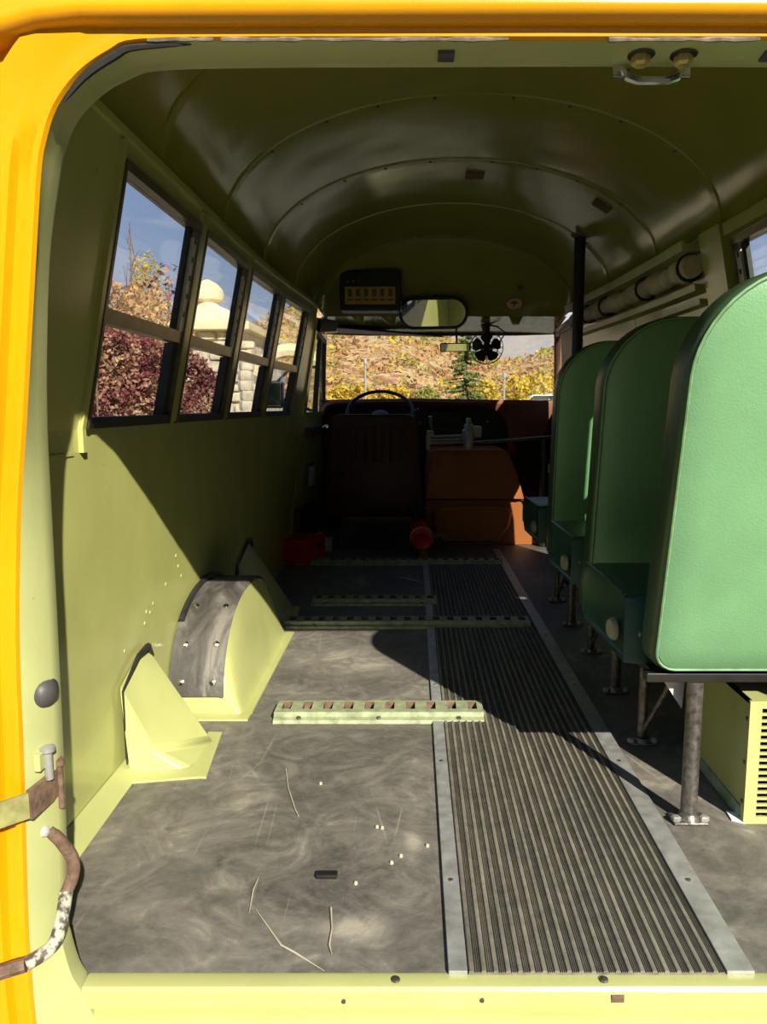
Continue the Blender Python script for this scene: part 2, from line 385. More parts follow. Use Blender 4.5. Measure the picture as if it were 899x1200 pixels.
# ---- front bulkhead over the windshield and cab roof
T = roof_pts(YB); n = len(T)
def bl(t):
    out = []
    for (x, y, z) in T:
        zz = 1.60
        out.append((x*(1-.0*t), YB+.32*t**1.25, z+(zz-z)*t))
    return out
mb = MB(); mb.loft([bl(t) for t in (0, .15, .3, .5, .7, .85, 1)], False)
last = bl(1); cab = [[(XC+(x-XC)*1.02, 5.32, 1.60) for x, _, _ in T], [(XC+(x-XC)*1.04, 5.62, 1.572) for x, _, _ in T], [(XC+(x-XC)*1.05, 5.98, 1.548) for x, _, _ in T]]
mb.loft([last]+cab, False)
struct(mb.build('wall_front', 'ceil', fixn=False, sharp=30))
mb = MB(); mb.loft([[(x, y+a, z+b) for x, y, z in roof_pts(YB, o)] for a, b, o in ((-.012, 0, -.001), (-.012, 0, -.014), (.02, 0, -.014))], False)
struct(mb.build('trim_9', 'ceil', fixn=False))
mb = MB(); mb.tube([(-.70, 6.0, 1.56), (-.4, 5.985, 1.548), (XC, 5.98, 1.545), (.8, 5.985, 1.548), (1.13, 6.0, 1.56)], .016, 8)
struct(mb.build('trim_10', 'brown'))

# ------------------------------------------------------------------ floor
mb = MB(); mb.box(-.86, 1.28, 1.228, 6.35, -.06, 0)
struct(mb.build('floor', 'floor', origin=(0, 3, 0)))
# aisle mat of ribbed rubber
mb = MB(); x0, x1 = .099, .553; n = 21; p = (x1-x0)/n; zb = .006
prof = []
for i in range(n):
    a = x0+i*p
    seq = [(0, zb), (.04, zb+.004), (.10, zb+.0052), (.34, zb+.0052), (.42, zb+.004), (.47, zb)]
    prof += [(a+f*p, z, 0) for f, z in seq]
    for q in (.52, .68, .84):
        prof += [(a+q*p, zb+.001, 1), (a+(q+.04)*p, zb+.003, 1), (a+(q+.08)*p, zb+.003, 1), (a+(q+.12)*p, zb+.001, 1)]
prof.append((x1, zb, 1))
ysn = [1.236+i*.24 for i in range(18)]
V = []; 
for y in ysn: V += [(a, y, z) for a, z, _ in prof]
k = len(prof)
for i in range(len(ysn)-1):
    for j in range(k-1):
        mb.f.append([i*k+j, i*k+j+1, (i+1)*k+j+1, (i+1)*k+j]); mb.mi.append(prof[j][2])
mb.v = V
b = len(mb.v); yl = ysn[-1]
mb.v += [(x0, 1.236, .0005), (x1, 1.236, .0005), (x1, yl, .0005), (x0, yl, .0005)]
mb.f += [[b, b+1, b+2, b+3], [b, *range(0, k), b+1][:k+2]]; mb.mi += [1, 0]
tag(mb.build('aisle_mat', ['rib', 'groove'], fixn=False, sharp=25), 'long ribbed dark rubber runner lying along the aisle floor', 'floor mat')
for nm, a, b, lb in (('metal_strip', .063, .097, 'long flat aluminium strip on the left edge of the ribbed aisle mat'), ('metal_strip', .556, .606, 'long flat aluminium strip on the right edge of the ribbed aisle mat')):
    mb = MB(); mb.box(a, b, 1.237, 5.3, .0, .010, .002)
    o = tag(mb.build(nm, 'alu'), lb, 'metal strip')
    for y in (1.5, 2.05, 2.65, 3.25, 3.85, 4.45, 5.05):
        s = MB(); s.lathe([(.006, .009), (.005, .0125), (0, .0128)], ((a+b)/2, y, 0), (0, 0, 1), 8); s.build('screw', 'steel', o)
mb = MB(); mb.tube([(.063, 1.25, .012), (.07, 1.27, .012)], .006, 5)
# seat mounting tracks
def track(x0, x1, y0, y1, ns, lb, dark=False):
    r = thing('floor_track', ((x0+x1)/2, (y0+y1)/2, 0), lb, 'seat track', 'slotted floor tracks' if 0 else None)
    mb = MB(); ym = (y0+y1)/2; h = .030
    pr = [(y0, .001), (y0+.004, .012), (y0+.022, .016), (y0+.026, h), (y1-.026, h), (y1-.02, .016), (y1-.002, .01), (y1, .001)]
    # top face is laid out in bays so that each slot is a real opening
    e = (x1-x0)/ns; sw = min(.030, e*.48); sl0, sl1 = ym-.022, y1-.036
    mb.loft([[(x, a, z) for a, z in pr[:4]] for x in (x0, x1)], False); mb.loft([[(x, a, z) for a, z in pr[4:]] for x in (x0, x1)], False)
    def q(a, b, c, d): mb.add([(a, c, h), (b, c, h), (b, d, h), (a, d, h)], [(0, 1, 2, 3)])
    for i in range(ns):
        a = x0+i*e; m = a+e/2; s0, s1 = m-sw/2, m+sw/2
        q(a, s0, pr[3][0], pr[4][0]); q(s1, a+e, pr[3][0], pr[4][0]); q(s0, s1, pr[3][0], sl0); q(s0, s1, sl1, pr[4][0])
        mb.cur = 1; mb.loft([[(s0, sl0, z), (s1, sl0, z), (s1, sl1, z), (s0, sl1, z)] for z in (h, .004)], True, False)
        mb.add([(s0, sl0, .006), (s1, sl0, .006), (s1, sl1, .006), (s0, sl1, .006)], [(0, 1, 2, 3)]); mb.cur = 0
    for x in (x0, x1): mb.add([(x, a, z) for a, z in pr], [tuple(range(len(pr)))])
    mb.build('rail', ['track', 'rust'], r, fixn=False)
    for i in range(3):
        s = MB(); x = x0+(x1-x0)*(.12+.38*i); s.lathe([(.008, .014), (.007, .020), (0, .021)], (x, y0+.013, 0), (0, 0, 1), 8); s.build('rivet', 'steel', r)
track(-.445, .227, 2.325, 2.475, 10, 'short sunlit pale green slotted seat track nearest the camera')
track(-.585, .535, 3.372, 3.512, 17, 'long dark slotted seat track crossing the floor beyond the wheel arch cover')
track(-.515, .122, 3.775, 3.915, 10, 'short dark slotted seat track left of the aisle, in shade')
track(-.745, .57, 4.77, 4.90, 20, 'farthest slotted seat track, in front of the driver seat and red toolbox')
# straw on the dark floor and litter
def litter(pts, r, lb, mat='straw'):
    m = MB(); m.tube(pts, [q*.62 for q in r] if isinstance(r, list) else r*.62, 5); tag(m.build('twig', mat), lb, 'twig')
litter([(-.09, 4.43, .006), (-.03, 4.36, .010), (.03, 4.29, .012), (.07, 4.25, .006)], [.004, .008, .006, .002], 'pale curved straw on the dark floor before the extinguisher')
def fl(u, v):                      # a point of the floor seen at that pixel of the photograph
    p = 7.836; a = (u-484)/901; b = (v-600)/901; s, c = math.sin(R(p)), math.cos(R(p)); t = 1/(s+b*c)
    return (a*t, t*(c-b*s), .004)
litter([fl(*q) for q in ((335, 902), (338, 925), (346, 950), (350, 958))], .0022, 'thin pale stem lying on the rubber floor left of the aisle strip')
litter([fl(*q) for q in ((300, 1068), (330, 1110), (345, 1118), (380, 1140))], [.001, .003, .003, .001], 'long pale dried stem near the rear threshold')
litter([fl(*q) for q in ((388, 1066), (389, 1090), (386, 1110), (389, 1120))], [.004, .002, .003, .001], 'short upright looking pale stem beside the long dried stem')
litter([fl(*q) for q in ((292, 1072), (297, 1045), (303, 1030))], [.001, .003, .001], 'small dry leaf stalk in the middle of the rubber floor')
m = MB(); a = fl(383, 1028); m.obox((a[0], a[1], .006), (.046, .02, .010), None, .003)
tag(m.build('rubber_plug', 'black'), 'small black rectangular plug in the rubber floor', 'plug')
for q in ((448, 971), (470, 1004), (459, 1012), (417, 1036), (501, 992), (376, 919), (442, 970)):
    m = MB(); a = fl(*q); m.lathe([(.0045, -.004), (.004, .001), (.001, .003)], a, (0, 0, 1), 7)
    tag(m.build('pebble', 'straw'), 'tiny pale pebble on the dusty rubber floor', 'pebble', 'pebbles on the rubber floor')

# ---- kick strip along left wall
mb = MB(); mb.add([wp(-1, 1.24, .055, -.002), wp(-1, 2.03, .035, -.002), wp(-1, 2.03, .002, -.045), wp(-1, 1.24, .002, -.045)], [(0, 1, 2, 3)])
mb.add([(x, y, 0.001) for x, y, z in mb.v[:4]], [(0, 1, 2, 3)])
mb.f += [[0, 3, 7, 4], [3, 2, 6, 7], [2, 1, 5, 6]]; mb.mi += [0, 0, 0]
struct(mb.build('baseboard_left', 'cover'))
mb = MB(); wbox(mb, -1, 3.3, 5.0, .0, .02, -.02, .001); struct(mb.build('baseboard_left', 'track'))
# ------------------------------------------------------------------ wheel arch cover
r = thing('wheel_arch_cover', (-.68, 2.85, 0), 'large rounded pale green wheel arch cover with a dark rubber patch at the left wall', 'wheel arch cover')
y0, y1, H = 2.40, 3.30, .335
def well(t, off=0):                 # arc over the wheel in the y,z plane
    a = math.pi*t; yc = (y0+y1)/2; ry = (y1-y0)/2+off
    return yc-ry*math.copysign(abs(math.cos(a))**.86, math.cos(a)), max(.001, (H+off)*math.sin(a)**.86)
mb = MB(); NS = 28
def xin(t): return -.605+.0*t
def ring(t):
    y, z = well(t); y2 = 2.85+(y-2.85)*1.0
    L = WX(y, z)+.006
    out = [(L, y, z), (-.70, y, z), (-.622, y, z)]
    for e in (.15, .35, .6, .85, 1.0):     # shoulder rolls over, then the side flares to the floor
        out.append((-.622+.022*math.sin(min(1, e/.35)*math.pi/2)+.055*max(0, e-.25), 2.85+(y-2.85)*(1+.02*e), z*(1-e)**1.15 if e < 1 else .003))
    return out
mb.loft([ring(i/NS) for i in range(NS+1)], False)
mb.build('cover_shell', 'cover', r, sharp=50, fixn=False)
mb = MB(); mb.box(-.795, -.53, 2.35, 2.41, 0, .006); mb.box(-.575, -.528, 2.41, 3.315, 0, .006); mb.build('base_flange', 'cover', r)
mb = MB()
def pr(t, o):
    y, z = well(t, o); return [(WX(y, z)+.004, y, z), (-.70, y, z), (-.632, y, z), (-.618, y, z-.004)]
mb.loft([pr(.045+.86*i/NS, .009) for i in range(NS+1)], False); mb.loft([pr(.045+.86*i/NS, .001) for i in range(NS+1)], False)
mb.build('rubber_patch', 'patch', r, sharp=60, fixn=False)
for t in (.085, .20, .345):
    for x in (-.755, -.652):
        y, z = well(t, .009); ya, za = well(t+.01, .009); nrm = Vector((0, -(za-z), ya-y)).normalized()
        m = MB(); m.lathe([(.011, 0), (.010, .004), (.004, .007), (0, .0072)], (x, y, z), nrm, 10); m.build('screw', 'chrome', r)
m = MB(); P = [(wp(-1, *well(.28+.44*i/16, .012), -.0135)) for i in range(17)]; m.tube(P, .012, 6); m.build('edge_seal', 'rubber', r)
# ------------------------------------------------------------------ wedge covers at the wall (front and rear of the wheel)
def wedge(y0, y1, zt, xe, lb, seal_z):
    xw = lambda y, z: WX(y, z)+.004
    r = thing('wedge_cover', (-.7, (y0+y1)/2, 0), lb, 'wedge cover')
    mb = MB(); ya = y0+.02; yp = y1-.10
    A0 = (xw(ya, 0)+.02, ya-.02, .006); A1 = (xw(ya, zt*.86), ya-.01, zt*.86); P0 = (xw(yp, zt), yp-.03, zt+.0); P1 = (xw(y1, zt*.9), y1-.02, zt*.97)
    E0 = (xe-.02, y0+.03, .008); E1 = (xe, y1-.07, .010); B1 = (xw(y1, 0), y1, .006)
    Mid = (xe-.11, y0+.024, .062)
    mb.add([A0, A1, P0, P1, E0, E1, B1, Mid], [(0, 4, 7), (0, 7, 1), (1, 7, 2), (7, 4, 5), (7, 5, 2), (2, 5, 3), (3, 5, 6)])
    sh = mb.build('cover_shell', 'cover', r, sharp=28, fixn=False)
    md = sh.modifiers.new('soften', 'BEVEL'); md.width = .012; md.segments = 2; md.limit_method = 'ANGLE'
    mb = MB(); mb.hexa([(A0[0]-.02, y0-.05, 0), (xe+.03, y0-.012, 0), (xe-.03, y0+.05, 0), (A0[0], y0+.06, 0), (A0[0]-.02, y0-.05, .006), (xe+.03, y0-.012, .006), (xe-.03, y0+.05, .007), (A0[0], y0+.06, .007)])
    mb.hexa([(xe-.02, y0-.01, 0), (xe+.04, y0-.015, 0), (xe+.012, y1+.0, 0), (xe-.03, y1, 0), (xe-.02, y0-.01, .006), (xe+.04, y0-.015, .006), (xe+.012, y1, .006), (xe-.03, y1, .006)])
    mb.build('base_flange', 'cover', r)
    m = MB(); m.tube([(xw(ya, .03)+.010, ya-.012, .03), (xw(ya, zt*.84)+.010, ya-.014, zt*.84), (xw(yp, zt)+.010, yp-.035, zt+.010), (xw(y1, zt)+.010, y1-.055, zt+.012), (xw(y1, zt*.9)+.010, y1-.02, zt*.9)], [.002, .003, .007, .010, .005], 6)
    m.build('edge_seal', 'rubber', r)
    return r
wedge(1.98, 2.255, .285, -.60, 'pale green triangular wedge cover nearest the rear door, orange scratches', 0)
wedge(3.42, 3.76, .34, -.58, 'shaded pale green wedge cover beyond the wheel arch cover', 0)
# ------------------------------------------------------------------ red toolbox
r = thing('toolbox', (-.725, 4.92, 0), 'red metal toolbox on the floor against the left wall', 'toolbox')
rot = Matrix.Rotation(R(-12), 4, 'Z'); base = Matrix.Translation((-.72, 4.93, 0)) @ rot
mb = MB(); mb.box(-.10, .10, -.15, .15, .002, .10, .004, base); mb.build('box_body', 'red', r)
mb = MB(); mb.box(-.104, .104, -.155, .155, .101, .158, .010, base, 3); lid = mb.build('lid', 'red', r)
mb = MB(); mb.tube([base @ Vector(q) for q in ((0, -.06, .158), (0, -.055, .172), (0, .055, .172), (0, .06, .158))], .006, 6); mb.build('handle', 'steel', lid)
mb = MB(); mb.obox(base @ Vector((.105, 0, .1)), (.006, .03, .03), rot.to_3x3(), .001); mb.build('latch', 'chrome', r)

# ------------------------------------------------------------------ bus seats
GB = 'green bus seats along the right wall'
def seat(lb):
    r = thing('bus_seat', (.67, 1.752, 0), lb, 'seat')
    XL, XR, ZB, ZT = .533, 1.135, .385, 1.262
    ln = .31                                  # the back leans towards the rear as it rises
    outl = arc(XR-.2, ZT-.2, .2, 0, 90, 12)+arc(XL+.2, ZT-.2, .2, 90, 180, 12)+arc(XL+.07, ZB+.05, .05, 180, 270, 5)+arc(XR-.07, ZB+.05, .05, 270, 360, 5)
    outl = [(x+(.02 if 0 else 0), z) for x, z in outl]
    cx, cz = (XL+XR)/2, (ZB+ZT)/2
    def sec(ins, dy):
        out = []
        for x, z in outl:
            x2 = cx+(x-cx)*(1-ins/(XR-XL)*2); z2 = cz+(z-cz)*(1-ins/(ZT-ZB)*2)
            out.append((x2, 1.72-(z2-.385)*ln+dy, z2))
        return out
    mb = MB(); mb.loft([sec(.012, .003), sec(.003, .012), sec(0, .03), sec(0, .09), sec(.004, .112), sec(.02, .125)], True, False)
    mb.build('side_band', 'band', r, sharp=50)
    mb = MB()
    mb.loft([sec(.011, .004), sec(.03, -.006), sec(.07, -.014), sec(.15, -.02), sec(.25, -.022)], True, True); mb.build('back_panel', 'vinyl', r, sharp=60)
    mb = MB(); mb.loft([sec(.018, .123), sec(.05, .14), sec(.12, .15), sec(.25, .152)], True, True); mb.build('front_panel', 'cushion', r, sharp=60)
    mb = MB(); mb.tube(sec(.008, .003)+[sec(.008, .003)[0]], .0034, 6, False); mb.build('piping', 'piping', r)
    # cushion
    pr = arc(2.24, .445, .09, -70, 90, 8)+arc(1.86, .52, .02, 90, 180, 3)+[(1.84, .37)]
    def cs(x, k): return [(x, 2.05+(y-2.05)*k, .45+(z-.45)*k) for y, z in pr]
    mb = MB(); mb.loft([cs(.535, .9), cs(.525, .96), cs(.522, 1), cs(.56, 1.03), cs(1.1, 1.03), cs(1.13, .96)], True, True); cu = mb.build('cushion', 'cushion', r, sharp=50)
    mb = MB(); e = cs(.523, 1.0); mb.tube(e[2:11], .006, 6); mb.build('piping', 'band', cu)
    mb = MB(); mb.lathe([(.030, 0), (.029, .006), (.024, .012), (0, .013)], (.520, 1.93, .43), (-1, -.15, 0), 18); mb.build('end_cap', 'cap', r)
    # frame
    mb = MB(); mb.box(.55, 1.14, 1.738, 1.775, .355, .378, .004); mb.box(.575, .605, 1.775, 2.27, .345, .37, .003); mb.box(1.08, 1.11, 1.775, 2.27, .345, .37, .003); mb.box(.56, 1.13, 2.2, 2.235, .335, .36, .003)
    mb.build('seat_frame', 'black', r)
    mb = MB(); mb.prism([(.60, .352), (.66, .352), (.655, .27)], lambda a, b, d: (a, d, b), 1.790, 1.796); mb.build('gusset_plate', 'white_metal', r)
    for (x, y, rr, h) in ((.67, 1.752, .0195, .355), (.685, 2.19, .014, .345)):
        mb = MB(); mb.tube([(x, y, .008), (x, y, .2), (x, y, h)], rr, 14); lg = mb.build('leg', 'steel', r)
        mb = MB(); mb.lathe([(.028, .008), (.023, .02), (rr, .024)], (x, y, 0), (0, 0, 1), 14)
        mb.box(x-.042, x+.042, y-.026, y+.026, .0, .009, .004); mb.build('foot_plate', 'steel', lg)
        for dx in (-.034, .034):
            mb = MB(); mb.lathe([(.012, .009), (.012, .017), (.008, .020), (0, .0205)], (x+dx, y-.012, 0), (0, 0, 1), 6); mb.build('bolt', 'alu', lg)
    mb = MB(); mb.tube([(.685, 2.19, .03), (.72, 2.12, .17), (.76, 2.05, .335)], .008, 8); mb.build('brace', 'steel', r)
    for q in (1.73, 2.18):
        mb = MB(); mb.box(1.10, 1.15, q, q+.065, .33, .356, .004); mb.build('wall_bracket', 'black', r)
    for (x, z) in ((.548, .47),):
        mb = MB(); mb.lathe([(.007, 0), (.006, .003), (0, .004)], (.533, 1.72-(z-.385)*ln+.055, z), (-1, 0, 0), 8); mb.build('snap_button', 'steel', r)
    return r
s1 = seat('nearest green vinyl bus seat, its back sunlit, beside the slotted heater box')
s2 = copy_tree(s1); s2.location = (.67+.042, 2.60, 0); s2['label'] = 'middle green bus seat of the right row, in deep shade'
s3 = copy_tree(s1); s3.location = (.67+.060, 3.44, 0); s3['label'] = 'farthest green bus seat of the right row, its edge beside the dark pole'
# ------------------------------------------------------------------ heater box
r = thing('heater_box', (.98, 1.95, 0), 'yellow green metal heater box with slotted grille under the nearest bus seat', 'heater')
X0, X1, Y0, Y1, Z1 = .800, 1.18, 1.742, 2.12, .307
mb = MB()
mb.box(X0, X0+.008, Y0+.004, Y1, .0, Z1, 0); mb.box(X1-.008, X1, Y0+.004, Y1, 0, Z1); mb.box(X0, X1, Y0+.004, Y1, Z1-.008, Z1, 0); mb.box(X0, X1, Y1-.008, Y1, 0, Z1)
mb.build('case', 'cover', r)
mb = MB(); gx0, gx1, gz0, gz1 = .827, 1.15, .018, .295
nc, nr = 9, 17
xs = [X0-.002, gx0]; e = (gx1-gx0)/nc
bars = [(X0-.002, gx0)]+[(gx0+(i+1)*e-.006, gx0+(i+1)*e) for i in range(nc-1)]+[(gx1-.006, X1+.002)]
ez = (gz1-gz0)/nr
zb = [(0, gz0)]+[(gz0+(i+1)*ez-.0055, gz0+(i+1)*ez) for i in range(nr-1)]+[(gz1-.004, Z1+.002)]
for a, b in bars: mb.box(a, b, Y0-.004, Y0+.004, 0.0, Z1+.002)
for a, b in zb:
    for (p, q), (p2, q2) in zip(bars, bars[1:]): mb.box(q, p2, Y0-.004, Y0+.003, a, b)
mb.build('grille', 'cover', r)
mb = MB(); mb.box(X0+.02, X1-.02, Y0+.035, Y0+.05, .01, Z1-.015)
for i in range(14): mb.box(X0+.03+i*.024, X0+.036+i*.024, Y0+.012, Y0+.036, .01, Z1-.02)
mb.build('heater_core', 'heater_in', r)
mb = MB(); mb.box(X0-.004, X0, Y0+.02, Y1, .002, .035); mb.build('lower_skirt', 'faded', r)
for z in (.05, .15, .26):
    mb = MB(); mb.lathe([(.006, 0), (.005, .003), (0, .004)], (X0, Y0+.012, z), (-1, 0, 0), 8); mb.build('screw', 'steel', r)
m = MB(); a = (.79, 1.75, .004); m.hexa([(.775, 1.75, .001), (.80, 1.735, .001), (.80, 1.78, .001), (.778, 1.79, .001), (.775, 1.75, .004), (.80, 1.735, .004), (.80, 1.78, .006), (.778, 1.79, .005)])
tag(m.build('paper_scrap', 'white'), 'pale scrap of paper on the floor at the corner of the heater box', 'paper')
# ------------------------------------------------------------------ stanchion pole
r = thing('stanchion_pole', (.875, 4.18, 0), 'dark upright grab pole from floor to roof beside the far bus seat', 'pole')
zt = on_roof(.875)
mb = MB(); mb.tube([(.875, 4.18, .004), (.875, 4.18, 1.), (.875, 4.18, zt-.006)], .029, 14); mb.build('tube', 'black', r)
mb = MB(); mb.lathe([(.05, zt-.010), (.045, zt-.022), (.03, zt-.028)], (.875, 4.18, .0), (0, 0, 1), 14); mb.build('top_flange', 'rust', r)
mb = MB(); mb.lathe([(.05, .001), (.045, .012), (.03, .02)], (.875, 4.18, 0), (0, 0, 1), 14); mb.build('bottom_flange', 'steel', r)
# ------------------------------------------------------------------ rolled canvas at the side door
r = thing('rolled_canvas', (1.05, 3.9, 1.5), 'rolled grey tan canvas curtain tied under the right roof rail', 'curtain')
def rl(y, dz=0, dx=0): x, _, z = wp(1, y, 1.52, -.05); return (x+dx, y, z+dz)
mb = MB(); P = []; rs = []
for i in range(61):
    y = 2.98+i*(4.82-2.98)/60; P.append(rl(y, .004*math.sin(i*1.7), .003*math.sin(i*2.3))); rs.append(.040+.006*math.sin(i*.62)+(.005*math.sin(i*2.9)))
mb.tube(P, rs, 14); mb.build('roll', 'canvas', r, sharp=80)
for y in (3.02, 3.55, 4.15, 4.5):
    mb = MB(); p = Vector(rl(y)); mb.tube([p+Vector((.048*math.cos(a), 0, .048*math.sin(a))) for a in [2*math.pi*i/14 for i in range(15)]], .006, 6, False); mb.build('tie_strap', 'rubber', r)
mb = MB(); wbox(mb, 1, 2.97, 4.88, 1.575, 1.60, -.085, .0); wbox(mb, 1, 2.97, 4.88, 1.60, 1.61, -.085, -.07)
tag(mb.build('curtain_rail', 'cover'), 'pale green angle rail above the rolled canvas curtain', 'rail')
mb = MB(); wbox(mb, 1, 2.97, 4.88, 1.43, 1.455, -.06, .0); wbox(mb, 1, 2.97, 3.4, 1.38, 1.40, -.05, .0)
tag(mb.build('door_rail', 'cover'), 'pale green ledge rail under the rolled canvas curtain', 'rail')

# ------------------------------------------------------------------ driver seat
r = thing('driver_seat', (-.27, 5.45, 0), 'dark brown vinyl driver seat with high back, seen from behind', 'seat')
def ds(ins, y):
    x0, x1, z0, z1 = -.62+ins, .075-ins, .24+ins*.6, .945-ins
    o = arc(x1-.12, z1-.07, .07, 0, 90, 6)+arc(x0+.12, z1-.07, .07, 90, 180, 6)+arc(x0+.04, z0+.04, .04, 180, 270, 4)+arc(x1-.04, z0+.04, .04, 270, 360, 4)
    return [(x, y-(z-.24)*.12+.04, z) for x, z in [(x+(.03 if x < -.3 else -.03)*max(0, 0), z) for x, z in o]]
mb = MB(); mb.loft([ds(.02, 5.30), ds(0, 5.32), ds(0, 5.42), ds(.03, 5.45)], True, True); bk = mb.build('backrest', 'brown', r, sharp=50)
mb = MB(); e = ds(.004, 5.313); mb.tube(e+[e[0]], .005, 6, False); mb.build('piping', 'brown', bk)
for i in range(9):
    x = -.50+i*.0575; mb = MB(); mb.tube([(x, 5.30-.06-.003, .88), (x, 5.30-.045, .78), (x, 5.30-.03, .62)], .010, 6); mb.build('pleat', 'brown', bk)
mb = MB(); mb.box(-.60, .06, 5.42, 5.95, .26, .42, .05, None, 4); mb.build('cushion', 'brown', r)
mb = MB(); mb.box(-.51, .006, 5.33, 5.8, .0, .235, .015); bs = mb.build('pedestal', 'grey_box', r)
mb = MB()
mb.box(-.43, -.05, 5.318, 5.334, .045, .205, .004); gr = mb.build('louvre_panel', 'grey_box', bs)
for i in range(9):
    mb = MB(); mb.obox((-.24, 5.314, .058+i*.0165), (.35, .012, .004), Matrix.Rotation(.5, 3, 'X')); mb.build('louvre', 'grey_box', gr)
# white label bracket beside the seat
m = MB(); m.box(-.61, -.565, 5.27, 5.29, .0, .085, .004); m.box(-.61, -.565, 5.25, 5.29, .085, .095, .003)
tag(m.build('floor_bracket', 'white_metal'), 'small pale metal bracket on the floor left of the driver seat', 'bracket')
# ------------------------------------------------------------------ engine cover
r = thing('engine_cover', (.5, 5.75, 0), 'burnt orange vinyl engine cover hump right of the driver seat', 'engine cover')
def ec(y, z0, z1, xl0, xl1, xr0, xr1, rad):
    return [(xl0, y, z0), (xr0, y, z0), (xr0+(xr1-xr0)*.5, y, z0+(z1-z0)*.5), (xr1, y, z1-rad), (xr1-rad*.3, y, z1-rad*.3), (xr1-rad, y, z1), (xl1+rad, y, z1), (xl1+rad*.3, y, z1-rad*.3), (xl1, y, z1-rad), (xl0+(xl1-xl0)*.5, y, z0+(z1-z0)*.5)]
mb = MB(); mb.loft([ec(5.52, .0, .335, .085, .095, .955, .80, .015), ec(5.50, .0, .33, .085, .095, .95, .80, .02), ec(5.96, .0, .33, .085, .095, .95, .80, .02)], True, True); mb.build('lower_body', 'tan', r, sharp=40)
mb = MB(); mb.loft([ec(5.50, .338, .67, .09, .12, .775, .67, .07), ec(5.475, .342, .66, .095, .12, .765, .66, .08), ec(5.50, .338, .69, .085, .10, .80, .70, .06), ec(5.94, .338, .70, .085, .10, .80, .70, .06)][1:], True, True); mb.build('upper_lid', 'tan', r, sharp=40)
mb = MB(); o = [(.20, .02), (.62, .02), (.70, .14), (.72, .25), (.64, .30), (.22, .30), (.14, .25), (.14, .14)]
mb.loft([[(x, 5.503, z) for x, z in o], [(.42+(x-.42)*.93, 5.478, .16+(z-.16)*.9) for x, z in o]], True, True); mb.build('access_bulge', 'tan', r, sharp=40)
# ------------------------------------------------------------------ dashboard
r = thing('dashboard', (.2, 6.05, .6), 'padded brown dashboard with a dark recessed panel under the windshield', 'dashboard')
outer = [(-.70, .70), (-.71, .98), (-.68, 1.025), (-.62, 1.05), (.0, 1.06), (.6, 1.05), (1.125, 1.04), (1.05, .90), (1.02, .78), (.80, .72), (.80, .62), (.72, .60)]
inner = [(-.655, .66), (-.665, .95), (-.64, .985), (-.58, 1.0), (.0, 1.01), (.55, 1.0), (.66, .96), (.72, .88), (.74, .80), (.74, .73), (.74, .66), (.70, .64)]
n = len(outer)
f = lambda pts, y: [(x, y, z) for x, z in pts]
mb = MB(); mb.loft([f(inner, 6.12), f(inner, 5.98), [(x, 5.955, z) for x, z in [((a*.5+c*.5), (b*.5+d*.5)) for (a, b), (c, d) in zip(inner, outer)]], f(outer, 5.98), f(outer, 6.212)], True, False); mb.build('pad', 'dash', r, sharp=40)
mb = MB(); mb.prism(inner, lambda a, b, d: (a, d, b), 6.10, 6.13); pn = mb.build('instrument_panel', 'panel_dark', r)
mb = MB(); mb.box(.12, .40, 6.085, 6.10, .86, .965, .012); mb.build('glovebox_lid', 'panel_dark', r)
mb = MB(); mb.tube([(.12, 6.08, .97), (.38, 6.08, .97), (.40, 6.08, .94), (.41, 6.08, .86)], .008, 6); mb.build('panel_trim', 'black', r)
for x in (-.42, -.28, -.14):
    mb = MB(); mb.lathe([(.055, 0), (.055, .012), (.045, .014)], (x, 6.10, .90), (0, -1, 0), 18); mb.build('gauge', 'black', r)
for x in (.0, .05):
    mb = MB(); mb.lathe([(.014, 0), (.014, .02), (.01, .026)], (x, 6.1, .87), (0, -1, 0), 10); mb.build('knob', 'steel', r)
mb = MB(); mb.box(-.72, 1.16, 6.22, 6.30, -.06, 1.05); mb.box(-.72, .02, 6.0, 6.24, -.0, .05); struct(mb.build('wall_dash', 'panel_dark'))
# ------------------------------------------------------------------ steering wheel
r = thing('steering_wheel', (-.245, 5.80, .90), 'thin dark steering wheel rising above the driver seat back', 'steering wheel')
ctr = Vector((-.245, 5.78, .95)); nr = Vector((0, -.66, .75)).normalized(); a = Vector((1, 0, 0)); b = nr.cross(a)
mb = MB(); mb.tube([ctr+(a*math.cos(t)+b*math.sin(t))*.245 for t in [2*math.pi*i/48 for i in range(49)]], .0135, 10, False); mb.build('rim', 'black', r)
mb = MB(); mb.lathe([(.07, -.03), (.07, -.01), (.05, .0), (0, .004)], ctr-nr*.02, nr, 18); mb.build('hub', 'black', r)
for t in (R(200), R(340)):
    mb = MB(); mb.tube([ctr-nr*.02+(a*math.cos(t)+b*math.sin(t))*.05, ctr+(a*math.cos(t)+b*math.sin(t))*.24], [.018, .010], 8); mb.build('spoke', 'black', r)
mb = MB(); mb.tube([ctr-nr*.04, ctr-nr*.5], .03, 10); mb.build('column', 'black', r)
mb = MB(); mb.tube([ctr-nr*.08, ctr-nr*.05+Vector((.2, 0, .02)), ctr+Vector((.285, .0, .03))], [.006, .006, .008], 6); mb.build('signal_stalk', 'steel', r)
